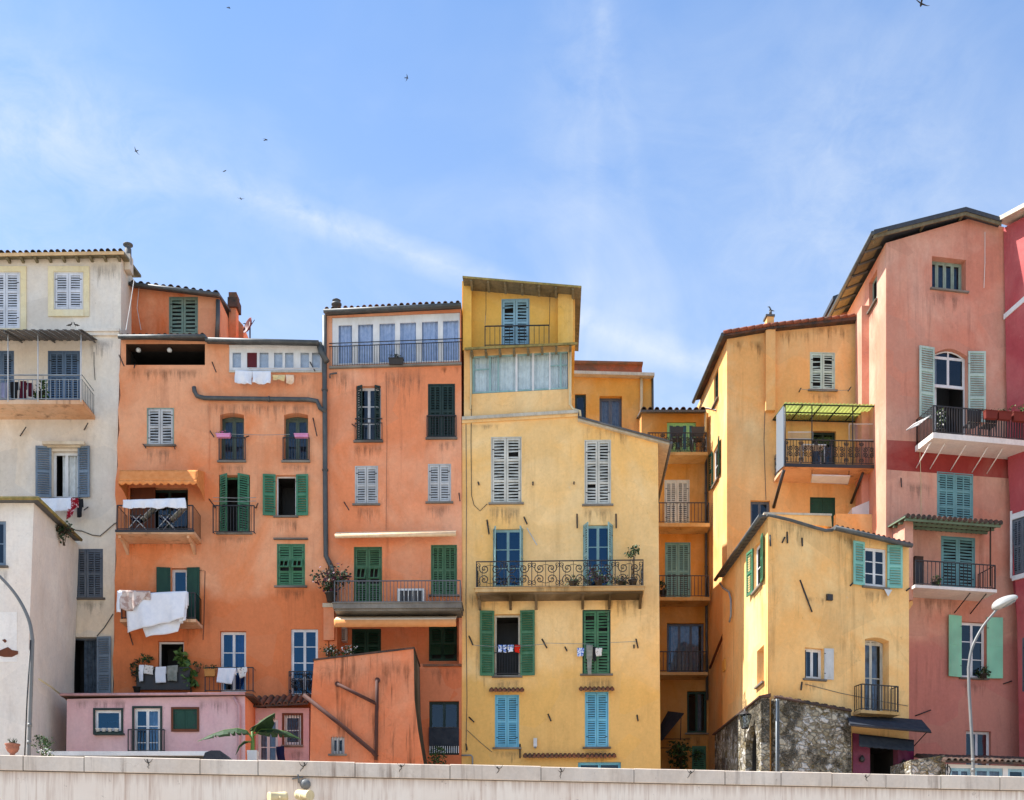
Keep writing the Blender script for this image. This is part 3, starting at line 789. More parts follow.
def leafm(n, c):
    k = NT(n); a = k.noise(k.mapping((6,6,6)), 1, 2); k.col(k.mix(k.ramp(a, .35, .65), c, sc(c, 1.5)))
    k.b.inputs['Subsurface Weight'].default_value = 0; M[n] = k.done(.6, .3)
leafm('leaf_dark', (.020,.040,.014)); leafm('leaf_mid', (.04,.085,.022)); leafm('leaf_light', (.085,.15,.035)); leafm('leaf_brown', (.06,.035,.022)); leafm('leaf_purple', (.07,.02,.04)); leafm('flower_white', (.6,.58,.56)); leafm('flower_pink', (.5,.12,.28))
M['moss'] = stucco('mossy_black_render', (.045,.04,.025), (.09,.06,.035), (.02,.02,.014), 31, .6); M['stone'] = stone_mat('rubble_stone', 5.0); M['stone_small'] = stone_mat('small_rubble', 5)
M['blind'] = fabric('grey_screen', lin(196,204,214), lin(176,186,200))

def house(name, px, Y, label, cat='house'):
    return thing(name, ((px-CX)/F*Y, Y, TERR), label, cat)

# ================================================================== cream house, far left
P1 = Pl(60, 47.5)
H1 = house('town_house', 60, 47.5, 'tall cream house at the left end, yellow-framed white shutters under its roof')
f = Fac(H1, P1, [(-70,257),(121,257),(121,332),(118,420),(113,690),(110,822),(-70,822)], M['cream'], 9)
window(f, -9,272,20,328, 'white', closed=True, rows=3, smat='white_paint', sill=False)
window(f, 54,272,83,309, 'white', closed=True, rows=2, smat='white_paint', sill=False)
def surround(h, P, x0,y0,x1,y1, ix0,iy0,ix1,iy1, mat, w=.05):
    mb = MB(); m = M[mat]
    mb.pbox(P, x0,y0,ix0,y1, .002,w,m); mb.pbox(P, ix1,y0,x1,y1, .002,w,m)
    mb.pbox(P, ix0,y0,ix1,iy0, .002,w,m); mb.pbox(P, ix0,iy1,ix1,y1, .002,w+.03,m)
    return mb.build('window_surround', h)
M['cream_yellow'] = stucco('cream_yellow_trim', lin(232,212,160), lin(236,222,182), lin(170,140,100), 27, .2)
surround(H1, P1, -15,266,26,329.5, -9.5,271.5,20.5,328.5, 'cream_yellow'); surround(H1, P1, 48,266,89,316, 53.5,271.5,83.5,309.5, 'cream_yellow')
window(f, 48,351,80,401, 'steel_blue', closed=True, rows=2, smat='steel_blue', sill=False, bars=2)
window(f, -10,351,14,401, 'steel_blue', closed=True, rows=2, smat='steel_blue', sill=False, bars=2)
window(f, 52,451,78,498, 'white', rec=.22, nx=2, ny=1, smat='bluegrey', al=172, ar=172, wl=.60, wr=.50, y0s=447, rows=2, curtain=('curtain_white',.28,1), glass=False)
window(f, 70,549,103,598, 'slate', closed=True, rows=2, smat='slate', bars=2)
window(f, 68,637,97,694, 'slate', rec=.25, nx=1, ny=1, leaf=.02, smat='bluegrey', al=112, ar=174, wl=.62, wr=.58, rows=3, curtain=('curtain_dark',.45,1), glass=False)
f.finish()
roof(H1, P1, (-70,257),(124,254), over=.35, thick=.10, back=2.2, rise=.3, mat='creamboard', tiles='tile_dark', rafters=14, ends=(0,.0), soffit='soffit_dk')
mb = MB(); c = P1.off(-.5).pt(128, 256); mb.lathe(c-Vector((0,0,.35)), [(.13,0),(.13,.62),(.11,.63),(.11,.74),(.19,.76),(.19,.80),(.06,.84)], M['fascia'], 14); mb.box(P1, P1.off(-.5).u(125.5), P1.off(-.5).u(131), c.z-.6, c.z+.02, -.8, -.35, M['cream']); mb.build('chimney', H1)
mb = MB(); mb.pbox(P1, 84,328,119,331, .002,.16,M['cream']); mb.pbox(P1, 86,331.3,119,335, .002,.10,M['cream']); mb.build('cornice', H1)
mb = MB(); Q = P1.off(1.7); zt = Q.z(40,330); a0,a1 = Q.u(-60), Q.u(82); zb = P1.z(40,341)   # sheet canopy over the balcony
for i in range(36):
    ua = a0+(a1-a0)*i/36; ub = a0+(a1-a0)*(i+1)/36; k = .03*(i%2)
    mb.hexa([P1.at(ua,zt-.02+k,1.7),P1.at(ub,zt-.02+k,1.7),P1.at(ub,zb+k,.0),P1.at(ua,zb+k,.0),P1.at(ua,zt+k,1.7),P1.at(ub,zt+k,1.7),P1.at(ub,zb+.03+k,.0),P1.at(ua,zb+.03+k,.0)], M['fascia'])
for px in (-40, 4, 38, 80):
    u = Q.u(px); mb.tube([P1.at(u,zt-.05,1.68),P1.at(u,zb-.06,.02)], .035, M['fascia'], 4)
cn = mb.build('canopy', H1)
for px in (8, 38, 81):
    mb = MB(); u = P1.off(1.35).u(px); mb.tube([P1.at(u, zt-.0, 1.35), P1.at(u, P1.off(1.35).z(px,402), 1.35)], .022, M['whiterail'], 6); mb.build('post', cn)
bal,_ = balcony(H1, P1, -60, 83, 374, 400, 404, 1.35, 'wide', 'slab_orange', 'greyrail', sides=(0,1), step=.14)
mb = MB(); mb.pbox(P1, 42,441,84,444, .01,.30,M['render']); mb.pbox(P1, 47,444.2,80,447, .01,.14,M['render']); mb.build('window_hood', H1)
iron_stub(H1, P1, 88,507,84,510,.5); iron_stub(H1, P1, 30,506,36,510,.5); iron_stub(H1, P1, 20,436,26,427,.25); iron_stub(H1,P1, 84,430,88,423,.25)
cable(H1, P1, [(75,530),(82,531),(92,535),(100,536),(106,531),(114,524),(118,522)], .02, 'sill')
cable(H1, P1, [(94,352),(94,365),(95,380)], .012)
cable(H1, P1, [(97,636),(104,628),(113,614)], .02, 'zinc')

M['plaster_new'] = stucco('new_plaster', lin(230,220,210), lin(236,228,220), lin(170,150,136), 33, .2)
Pa = Pl(34, 43)
H1b = house('annex_house', 10, 43, 'low pale flat-roofed annex in front of the cream house at the left edge')
f = Fac(H1b, Pa, [(-80,503),(34,503),(32,560),(29,640),(27,840),(-80,840)], M['cream_annex'], 4.45)
window(f, -12,521,6,566, 'bluegrey', rec=.08, nx=2, ny=2)
f.finish()
B = [Pa.off(.28).pt(-70,500), Pa.off(.28).pt(34,501)]
A0 = Pa.at(Pa.u(-80), Pa.z(34,503)+.01, .28); A1 = Pa.at(Pa.u(34)+.22, Pa.z(34,503)+.01, .28)
slab_roof(H1b, [A0, A1, A1+Vector((.0,4.3,0)), A0+Vector((0,4.3,0))], .13, 'fascia')
mb = MB(); mb.tube([A0+Vector((0,-.06,.03)), A1+Vector((0.06,-.06,.03)), A1+Vector((.06,4.2,.0))], .06, M['mossy'], 8); mb.build('gutter', H1b)
mb = MB(); mb.pbox(Pa, -10,612,17,662, .002,.012, M['plaster_new']); pa = mb.build('plaster_patch', H1b)
mb = MB(); Q = Pa.off(.02)
for poly in ([(-4,652),(3,649),(8,647),(12,650),(18,651),(18,654),(12,657),(4,657),(-4,655)], [(2,640),(5,639),(7,641),(5,643)]):
    mb.prism([Q.pt(*p) for p in poly], Vector((0,-.004,0)), M['brown'])
mb.build('faded_mark', pa)
mb = MB(); Q=Pl(0,0); Q.__dict__.update(Pa.__dict__)
e0 = Pa.at(Pa.u(34), 0, 0)
def sidept(dy, z, o=.05): return Vector((e0.x+o, e0.y+dy, z))
mb.tube([sidept(.3, Pa.z(34,677)), sidept(1.5, Pa.z(34,678)), sidept(3.9, Pa.z(34,684))], .03, M['cream_pipe'], 6); mb.build('downpipe', H1b)

# ================================================================== orange house
P2 = Pl(220, 47.4)
H2 = house('town_house', 220, 47.5, 'orange house with the striped awning balcony and a dark open loggia under its roof')
H2['label'] = 'orange house with an awning over its balcony and a dark open loggia under the roof'
f = Fac(H2, P2, [(121,339),(326,345),(328,560),(329,822),(111,822),(112.5,700),(114,685),(112.5,660),(114.5,640),(114,618),(115.5,600),(114.5,580),(116.5,560),(115.5,540),(117.5,515),(115,495),(115.5,480),(118,465),(117,445),(119.5,430),(118,410),(120.5,395),(119,375),(121,360)], M['orange'], 9)
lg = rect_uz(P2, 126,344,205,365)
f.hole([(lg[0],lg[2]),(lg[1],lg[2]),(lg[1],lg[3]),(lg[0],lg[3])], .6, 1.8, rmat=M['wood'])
# band of small white windows
b0 = rect_uz(P2, 229,346.5,322,370.5)
f.hole([(b0[0],b0[2]),(b0[1],b0[2]),(b0[1],b0[3]),(b0[0],b0[3])], .10, 1.2)
mb = MB(); ww = M['white']
xs = [(232.5,241),(247,257,'d'),(259.5,268.5),(274,282.5),(285,293.5),(300.5,309),(312,320)]
prev = 229.2
for g in xs:
    mb.pbox(P2, prev,346.8,g[0],370.2, -.09,-.02,ww); prev = g[1]
    mb.pbox(P2, g[0],346.8,g[1],352.5, -.085,-.025,ww); mb.pbox(P2, g[0],367.5,g[1],370.2, -.085,-.025,ww)
mb.pbox(P2, prev,346.8,321.8,370.2, -.09,-.02,ww)
mb.pbox(P2, 229,344.9,322,346.6, .002,.05,ww); mb.pbox(P2, 229,370.4,322,372, .002,.06,M['offwhite'])
bw = mb.build('window_band', H2)
for g in xs:
    mb = MB()
    if len(g) == 3: mb.pbox(P2, g[0],352.7,g[1],367.4, -.08,-.05,M['redbrown']); mb.build('door_panel', bw)
    else: mb.pbox(P2, g[0],352.7,g[1],367.4, -.07,-.06,M['glass_clear']); mb.pbox(P2, g[0],352.7,g[1],367.4, -.16,-.14,M['curtain_white']); mb.build('pane', bw)
window(f, 147,408,174,445, 'mintgrey', closed=True, rows=2, smat='grey_white', pitch=.10)
for x0, x1, n in ((220,244,0),(284,308,1)):
    window(f, x0,415,x1,461, 'sage_dark', rec=.42, nx=2, ny=1, shut=(), al=None, arch=.08, sill=True, curtain=('curtain_dark',0,1), leaf=.07, label=None)
window(f, 130,488,188,534, 'blackgreen', rec=.25, nx=3, ny=1, smat='brown', al=4, wl=.95, ar=None, solid=True, rows=2, sill=False)
window(f, 219,475,250,533, 'emerald', rec=.30, nx=1, ny=1, smat='emerald', al=34, ar=30, wl=.38, wr=.46, rows=2, glass=False, leaf=.02)
window(f, 276,475,296,516, 'white', rec=.22, nx=1, ny=1, smat='emerald', al=172, ar=174, wl=.50, wr=.49, rows=2, glass=False, t=.03, leaf=.02)
window(f, 277,544,305,586, 'green', closed=True, rows=3, smat='green', flap=1, lintel='sill')
window(f, 171,568,187,622, 'white', gl='glass', rec=.25, nx=1, ny=2, smat='dkgreen', al=172, ar=174, wl=.54, wr=.52, rows=2, solid=True, sill=False)
window(f, 158,641,184,690, 'white', rec=.22, nx=1, ny=1, sill=False, glass=False, leaf=.02)
window(f, 220,631,246,692, 'white', gl='glass', rec=.22, nx=2, ny=3, sill=False, curtain=('curtain_blue',.35,1), lintel=None)
window(f, 291,629,318,696, 'white', gl='glass', rec=.12, nx=2, ny=4, sill=False)
f.finish()
# attic storey set back behind the gutter
Pt = Pl(175, 48.8)
f = Fac(H2, Pt, [(131,286),(175,290),(219,297),(221,352),(131,352)], M['orange_attic'], 3.6, name='attic_wall')
window(f, 169,297,198,334, 'sage', closed=True, rows=1, smat='sage', pitch=.14, sill=False)
f.finish()
roof(H2, Pt, (130,285),(220,296), over=.3, thick=.07, back=4.0, rise=.75, mat='zinc', tiles='tile_dark', gutter='zinc', name='attic_roof', tile_r=.11, tpitch=.30)
mb = MB(); Qc = Pt.off(-1.6); mb.pbox(Pt, 229,306,236,340, -2.1,-1.6,M['orange_attic']); mb.pbox(Pt, 227.5,297,237.5,306.5, -2.2,-1.5,M['tile_dark']); mb.pbox(Pt, 228.6,292,236.4,297, -2.15,-1.56,M['tile']); mb.build('chimney', H2)
mb = MB(); Qs = Pt.off(-3); mb.prism([Qs.pt(*p) for p in [(221,304),(231,312),(243,325),(244,350),(221,350)]], Vector((0,1.5,0)), M['orange_attic']); mb.build('stair_wall', H2)
pipe(H2, Pt, [(218,300),(218,318),(217,338)], .085, 'zinc', .14)
mb = MB(); Q = P2.off(-.8); mb.tube([Q.pt(250,342), Q.pt(250,322)], .03, M['iron'], 6); c = Q.pt(250,327)
mb.lathe(c, [(.02,0),(.22,.04),(.33,.12),(.30,.12),(.2,.06),(.01,.03)], M['redbrown'], 16, axis=(-.75,-.6,.25)); mb.tube([Q.pt(246,324), Q.pt(243,323)], .02, M['iron'], 5); mb.tube([c, c+Vector((.25,-.35,.1))], .015, M['iron'], 5); mb.build('satellite_dish', H2)
roof(H2, P2, (119,338),(206,337.5), over=.30, thick=.06, back=1.5, rise=.35, mat='zinc', tiles='tile_dark', gutter='zinc', name='loggia_roof')
roof(H2, P2, (206,341),(319,344), over=.25, thick=.06, back=4, rise=.15, mat='zinc', tiles=None, gutter='zinc', name='roof', gr=.09)
mb = MB()
for x in (138.5, 169.5):
    c = P2.off(-.2).pt(x, 350); mb.lathe(c-Vector((0,0,.09)), [(.02,0),(.08,.03),(.10,.09),(.07,.15),(.02,.18)], M['plastic_white'], 10); mb.tube([c+Vector((0,0,.1)), c+Vector((0,0,.5))], .008, M['iron'], 4)
mb.build('globe_lamp', H2)
pipe(H2, P2, [(194,387),(194.5,391),(197,396),(204,398),(230,398.5),(308,399.5),(317,401),(320,408),(326,412)], .085, 'zinc', .12)
pipe(H2, P2, [(319,343),(321,352),(327,362)], .11, 'zinc', .2)
# awning box over the balcony
mb = MB(); m = M['awning_orange']; w1 = 1.15; Q = P2.off(w1); ua, ub = Q.u(118.5), Q.u(197)
zt, zm, zl = Q.z(158,468.5), Q.z(158,480), Q.z(158,484); zwt = P2.z(200,474); zwb = P2.z(200,501)
mb.grid(lambda i,j: P2.at(ua+(ub-ua)*i, zwt+.08+(zt-zwt-.08)*j, w1*.86*j), 1, 1, m, False)
mb.grid(lambda i,j: P2.at(ua+(ub-ua)*i, zt+(zm-zt)*j-.02*math.sin(j*3.14), w1*(.86+.14*j)), 24, 6, m)
mb.grid(lambda i,j: P2.at(ua+(ub-ua)*i, zm-(zm-zl)*j*(.75+.5*abs(math.sin(i*math.pi*11))), w1+.012*math.sin(i*60)*j), 90, 2, m)
for u in (ua, ub): mb.poly([P2.at(u,zwt+.08,0),P2.at(u,zt,w1*.86),P2.at(u,zm,w1),P2.at(u,zl-.05,w1*.98),P2.at(u,zl-.02,w1*.62),P2.at(u,(zl+zwb)/2,w1*.3),P2.at(u,zwb,.12),P2.at(u,zwb,.0)], m)
aw = mb.build('awning', H2); s = aw.modifiers.new('thickness','SOLIDIFY'); s.thickness=.006
bal,_ = balcony(H2, P2, 115.5,193.8, 504.5,530,533.5, 1.2, 'bars', 'slab_orange', 'iron', step=.14, brackets=(122,190), label='rusty stained balcony under the orange awning')
mb = MB(); mb.pbox(P2, 115,529.5,194.2,532, 1.203,1.23,M['iron']); mb.build('slab_edge', bal)
juliet(H2, P2, 213,254,505,533,.30,'bars','iron',None)
juliet(H2, P2, 219,245,437,461,.10,'bars','iron',None); juliet(H2, P2, 283,309,437,461,.10,'bars','iron',None)
bal,_ = balcony(H2, P2, 120,196, 592,619,622, 1.0, 'bars', 'slab_orange', 'iron', step=.14)
juliet(H2, P2, 136,190,667,691,.35,'panel','iron',None); juliet(H2, P2, 205,253,667,692,.45,'bars','iron',None, step=.16); juliet(H2, P2, 289,320,671,696,.16,'ornate_dense','iron',None)
for a in ((101+18,355,124,366),(212,362,216,372),(210,431,214,437),(246,437,249,436),(313,418,317,436),(135,364,134,368),(143,444,146,448),(174,446,175,449),(209,499,216,508),(256,508,258,503),(129,632,133,645),(310,362,315,371)): iron_stub(H2, P2, *a, .28)
cable(H2, P2, [(215,433),(240,434.5),(265,435),(290,434.5)], .010, 'greyrail', .25, 'clothes_line')
cable(H2, P2, [(213,501),(235,501.5),(256,501)], .010, 'greyrail', .4, 'clothes_line'); cable(H2, P2, [(213,497.5),(235,498),(256,497.5)], .010, 'greyrail', .4, 'clothes_line')
pipe(H2, P2, [(249,368),(280,368.5),(318,368)], .022, 'whiterail', .35, 'clothes_rail', False)

# ================================================================== second orange house
P3 = Pl(395, 47.4, -1)
H3 = house('town_house', 395, 47.5, 'orange house topped by a white glazed gallery, left of the yellow tower house')
f = Fac(H3, P3, [(326,316),(461,309),(462,600),(461,822),(330,822),(329,600)], M['orange2'], 9)
g0 = rect_uz(P3, 332,318,460,363)
f.hole([P3.uz(332,317.5),P3.uz(460,312),P3.uz(460,361.5),P3.uz(332,365.5)][::-1], .12, 1.2)
lower = [P3.uz(337,612),P3.uz(459,612),P3.uz(459,664),P3.uz(337,664)][::-1]
window(f, 356,386,381,441, 'white', rec=.22, nx=2, ny=3, smat='blackgreen', al=28, ar=28, wl=.25, wr=.23, rows=2)
window(f, 428,384,455,438, 'blackgreen', closed=True, rows=2, smat='blackgreen', pitch=.09, bars=2)
window(f, 355,466,378,504, 'grey_white', closed=True, rows=2, smat='grey_white')
window(f, 428,464,451,502, 'grey_white', closed=True, rows=2, smat='grey_white')
window(f, 354,547,382,604, 'midgreen', closed=True, rows=3, smat='midgreen', flap=1, sill=False)
window(f, 431,545,457,595, 'midgreen', closed=True, rows=2, smat='midgreen', bars=2)
f.hole(lower, .0001, None, back=False)
window(f, 429,701,459,755, 'blackgreen', rec=.2, nx=2, ny=2, sill=False, curtain=None)
f.finish()
# loggia behind the lower awning
d = 1.5; Pl3 = P3.off(-d)
fl = Fac(H3, Pl3, [(330,600),(466,600),(466,668),(330,668)], M['orange2'], 0, name='loggia_wall')
window(fl, 352,629,381,662, 'dkgreen', closed=True, rows=2, smat='dkgreen', sill=False)
window(fl, 429,626,457,661, 'dkgreen', closed=True, rows=2, smat='dkgreen', flap=0, sill=False)
fl.finish()
mb = MB(); ps = lower
for i in range(4):
    a, b = ps[i], ps[(i+1)%4]; mb.poly([P3.at(*a,-.0002),P3.at(*b,-.0002),P3.at(*b,-d),P3.at(*a,-d)], M['orange2'])
mb.build('loggia_reveal', H3)
mb = MB(); Pg = P3.off(-.06)
cols = [(338.5,352),(358,373),(379.5,395),(400,416),(422,438),(443,458.5)]
def zy(x, t): return (325.5-(x-338)*.043) if t else (364.6-(x-338)*.030)
prev = 332.3
for a, b in cols+[(459.8,None)]:
    mb.prism([P3.off(-.02).pt(*q) for q in ((prev,zy(prev,0)+.2),(a,zy(a,0)+.2),(a,zy(a,1)-7.5),(prev,zy(prev,1)-7.5))], Vector((0,.07,0)), M['white']); prev = b
for a, b in cols:
    mb.prism([P3.off(-.023).pt(*q) for q in ((a,zy(a,1)),(b,zy(b,1)),(b,zy(b,1)-7.5),(a,zy(a,1)-7.5))], Vector((0,.06,0)), M['white'])
    mb.prism([P3.off(-.023).pt(*q) for q in ((a,zy(a,0)+.2),(b,zy(b,0)+.2),(b,zy(b,0)-1),(a,zy(a,0)-1))], Vector((0,.06,0)), M['white'])
gal = mb.build('gallery_window', H3)
for a, b in cols:
    mb = MB(); mb.poly([P3.off(-.05).pt(*q) for q in ((a,zy(a,0)),(b,zy(b,0)),(b,zy(b,1)),(a,zy(a,1)))], M['glass_clear']); mb.build('pane', gal)
    mb = MB(); mb.grid(lambda i,j: P3.off(-.17-.03*math.sin(i*22+a)).pt(a-1+(b-a+2)*i, zy(a,0)+(zy(a,1)-zy(a,0))*j), 24, 2, M['curtain_slate']); mb.build('curtain', gal)
# balustrade and sill of the gallery
mb = MB(); mb.prism([P3.off(.12).pt(*q) for q in ((329,366),(461.5,362),(461.5,364),(329,368))], Vector((0,.16,0)), M['sill']); mb.build('ledge', H3)
mb = MB(); Q = P3.off(.08)
for dy in (0, 3.2): mb.tube([Q.pt(329,343.5+dy), Q.pt(461.5,338.5+dy)], .018, M['iron'], 5)
for i in range(54):
    x = 330+131*i/53; yb = 366-(x-329)*.030; mb.tube([Q.pt(x,yb), Q.pt(x,346.7-(x-329)*.038)], .009, M['iron'], 4)
mb.build('balustrade', H3)
roof(H3, P3, (324,312.5),(461,306), over=.25, thick=.10, back=4, rise=.5, mat='zinc', tiles='tile', gutter='zinc')
mb = MB(); c = P3.off(-.3).pt(336.5,312); mb.lathe(c, [(.15,0),(.14,.25),(.2,.26),(.2,.32),(.12,.34),(.13,.42),(.17,.44),(.08,.5)], M['zinc'], 12); mb.build('chimney', H3)
pipe(H3, P3, [(324.5,316),(324.5,360),(325,420),(325.5,520),(326,556),(329,562),(332,568),(333,590),(333,604)], .095, 'zinc', .12)
pipe(H3, P3, [(330,378),(330,374),(337,373)], .03, 'zinc', .08)
mb = MB(); Q = P3.off(.55)   # rolled-up awning above the balcony
A, Bp = Q.pt(335,536), Q.pt(456,534); mb.tube([A, Bp], .085, M['awning_cream'], 10)
mb.prism([A+Vector((0,0,.09)), Bp+Vector((0,0,.09)), Bp+Vector((0,.5,.30)), A+Vector((0,.5,.30))], Vector((0,0,.012)), M['awning_cream']); mb.build('rolled_awning', H3)
bal,_ = balcony(H3, P3, 333,461.5, 580,603,608, 1.15, 'bars', 'slab_grey', 'darkrail', sides=(1,1), moulded=True, step=.13)
mb = MB(); Q0 = P3.off(.3); Q1 = P3.off(1.15); m = M['awning_cream']; m2 = M['awning_peach']
mb.grid(lambda i,j: P3.at(Q1.u(334)+(Q1.u(456)-Q1.u(334))*i, Q1.z(395,610)+(Q1.z(395,619.5)-Q1.z(395,610))*j, .35+.8*j), 10, 3, m)
mb.grid(lambda i,j: P3.at(Q1.u(334)+(Q1.u(456)-Q1.u(334))*i, Q1.z(395,619.5)+(Q1.z(395,627)-Q1.z(395,619.5))*j, 1.15+.015*math.sin(i*40)*j), 60, 2, m2)
aw = mb.build('awning', H3); s = aw.modifiers.new('thickness','SOLIDIFY'); s.thickness=.006
mb = MB(); mb.pbox(P3, 323.5,607,334,640, .002,.20,M['orange2']); mb.pbox(P3, 322.5,603,335,607, .002,.26,M['render']); mb.build('pilaster', H3)
mb = MB(); mb.pbox(P3, 423,664,461.5,666, .002,.10,M['tile']); mb.build('parapet_cap', H3)
mb = MB(); mb.pbox(P3, 429,728,459,746, .05,.075,M['awning_dark']); mb.pbox(P3, 429,727,459,728, .04,.085,M['iron'])
for i in range(14): x = 430+28.5*i/13; mb.pbox(P3, x-.4,746,x+.4,753, .05,.07,M['whiterail'])
mb.build('balustrade', H3)
for a in ((352,436-12,356,419+8),(344,502,349,510),(459,493,460,501)): iron_stub(H3, P3, *a, .25)
juliet(H3, P3, 355,382,418,441,.06,'wide','iron',None); juliet(H3, P3, 427,456,415,438,.06,'bars','iron',None)

# orange buttress block standing before it
Pb = Pl(312, 44.3)
H3b = house('outbuilding', 365, 44.3, 'windowless streaked orange block with rusty pipes on its face, in front of the glazed orange house')
H3b['label'] = 'streaked orange block with rusty diagonal pipes, in front of the gallery house'
f = Fac(H3b, Pb, [(314,660),(413.5,648.5),(414.5,700),(418,730),(424,765),(428,860),(308,860),(311,700)], M['orange_block'], 3.0, edge_mat={1:M['moss'],2:M['moss'],3:M['moss'],4:M['moss']})  # right face: moss, with its shade also put into the near-black colour
window(f, 331,737,344.5,754, 'grey_white', rec=.14, nx=2, ny=1, sill=True)
f.finish()
mb = MB(); Q = Pb.off(.05); mb.prism([Q.pt(313,660.5),Q.pt(414.5,648.5),Q.pt(414.5,646.8),Q.pt(313,658.8)], Vector((0,2.9,0)), M['tile_dark']); mb.build('coping', H3b)
pipe(H3b, Pb, [(303.5,695),(340,724),(372,751),(377,757)], .078, 'rust', .16, 'waste_pipe'); pipe(H3b, Pb, [(377,680),(377,700),(376.5,730),(376,760)], .065, 'rust', .15, 'waste_pipe'); pipe(H3b, Pb, [(337.5,684),(355,693),(377,704)], .062, 'rust', .15, 'waste_pipe')
mb = MB()
for x,y in ((337.5,684),(377.5,680)):
    c = Pb.off(.15).pt(x,y); mb.lathe(c+Vector((0,.1,0)), [(.09,0),(.09,.14)], M['rust'], 12, axis=(0,-1,0))
mb.build('pipe_elbow', H3b)
mb = MB(); Q = Pb.off(.05)
for x in (333,336,339,342): mb.tube([Q.pt(x,736.5),Q.pt(x,754.5)], .014, M['iron'], 5)
mb.build('window_grille', H3b)

# ================================================================== low rose house
Pr = Pl(65, 44.8)
H2b = house('low_house', 155, 44.8, 'low rose-pink house with a flat roof, a green shuttered window and a french door')
f = Fac(H2b, Pr, [(67,699),(245,696),(246,850),(65,850)], M['rose'], 2.65, edge_mat={1:M['orange_attic']})
window(f, 95,710,121,731, 'white', gl='glass', rec=.12, nx=1, ny=1, sill=False, t=.03, leaf=.06); window(f, 134,708,160,760, 'white', gl='glass', rec=.14, nx=2, ny=3, sill=False, curtain=('lace',.5,1)); window(f, 173,709,197,729, 'dkgreen', closed=True, rows=1, solid=True, smat='dkgreen', sill=False)
f.finish()
M['frame_dk'] = M['blackgreen']
surround(H2b, Pr, 93,708,123,733.5, 95,710,121,731, 'blackgreen', .04); surround(H2b, Pr, 171,707,199,731.5, 173,709,197,729, 'brown', .04)
mb = MB(); mb.pbox(Pr, 132,706,134,775, .002,.04,M['blackgreen']); mb.pbox(Pr, 160,706,162,775, .002,.04,M['blackgreen']); mb.pbox(Pr, 134,706,160,708, .002,.04,M['blackgreen']); mb.build('door_frame', H2b)
A0 = Pr.at(Pr.u(62), Pr.z(155,697)-.0, .14); A1 = Pr.at(Pr.u(246), Pr.z(155,697)+.03, .14); A2 = A1+Vector((.25,.15,0))
slab_roof(H2b, [A0, A1, A2, A2+Vector((0,2.5,0)), A0+Vector((0,2.7,0))], .09, 'tile_dark')
mb = MB(); mb.tube([A0+Vector((0,-.05,.05)),A1+Vector((0,-.05,.05))], .05, M['pink_pipe'], 8); mb.build('gutter', H2b)
juliet(H2b, Pr, 128,164,729,752,.14,'bars','iron',None)
pipe(H2b, Pr, [(234,697),(237,703),(239,706),(239,735),(239,780)], .065, 'pink_pipe', .09)
mb = MB(); Q = Pr.off(.08)
for x in (98,104,110,116.5): mb.lathe(Q.pt(x,732), pot_profile(.09,.13), M['plastic_white'], 10)
mb.pbox(Pr, 93,732.6,123,734.5, .002,.2,M['blackgreen']); mb.build('flower_pot_shelf', H2b)

Pp = Pl(255, 46.6)
H2c = house('porch', 280, 46.6, 'small rose lean-to porch with tiled roof and barred window, behind the banana plant')
f = Fac(H2c, Pp, [(252,708),(309,708),(309,850),(252,850)], M['rose'], .85)
window(f, 258,719,278,775, 'white', rec=.12, nx=2, ny=2, sill=False, curtain=('lace',0,1)); window(f, 284,715,301,745, 'white', rec=.14, nx=1, ny=2)
f.finish()
roof(H2c, Pp, (251,707),(308,704), over=.35, thick=.06, back=1.0, rise=.5, mat='tile_dark', tiles='tile', ends=(0,.0))
surround(H2c, Pp, 282,713,303,747, 284,715,301,745, 'brown', .03)
mb = MB(); Q = Pp.off(.03)
for i in range(6): x = 286+13.5*i/5; mb.tube([Q.pt(x,714.5),Q.pt(x,745.5)], .013, M['iron'], 5)
mb.build('window_grille', H2c)
mb = MB(); Qw = Pl(40, 39.6); a0 = Qw.pt(44,755.5); a1 = Qw.pt(209,755.5)
mb.prism([a0, a1, a1+Vector((.35,1.6,0)), a0+Vector((0,1.6,0))], Vector((0,0,.14)), M['plastic_white'])
t = thing('low_shed', (a0.lerp(a1,.5).x, 39.4, TERR), 'long low shed with a flat white roof edge, below the rose house', 'shed')
o = mb.build('roof', t)
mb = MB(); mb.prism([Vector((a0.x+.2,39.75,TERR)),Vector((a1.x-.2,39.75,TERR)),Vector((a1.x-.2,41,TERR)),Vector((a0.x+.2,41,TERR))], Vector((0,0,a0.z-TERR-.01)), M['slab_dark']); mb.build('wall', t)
# ================================================================== yellow tower house
P4 = Pl(560, 47.3, -2)
H4 = house('town_house', 560, 47.3, 'yellow house with a narrow top tower, an ornate iron balcony and green and blue shutters')
f = Fac(H4, P4, [(462,420),(577,413.5),(581,422),(658,443),(661,822),(461.5,822)], M['yellow'], 7.8)
window(f, 491,437,521.5,503, 'offwhite', closed=True, rows=3, smat='offwhite', pitch=.115); window(f, 584.5,440,611,504.5, 'offwhite', closed=True, rows=3, smat='offwhite', pitch=.115)
window(f, 493,529,523,588, 'paleteal', gl='glass', rec=.12, nx=2, ny=3, smat='paleteal', al=78, ar=80, wl=.42, wr=.42, rows=2, sill=False)
window(f, 583,525,613,588, 'paleteal', gl='glass', rec=.12, nx=2, ny=3, smat='paleteal', al=68, ar=66, wl=.42, wr=.42, rows=2, sill=False)
window(f, 494.5,614,520,676, 'offwhite', rec=.25, nx=1, ny=1, leaf=.02, smat='green', al=173, ar=174, wl=.57, wr=.58, rows=3, glass=False, y0s=611)
window(f, 582.5,610,610.5,674, 'dkgreen', closed=True, rows=3, smat='green', pitch=.10)
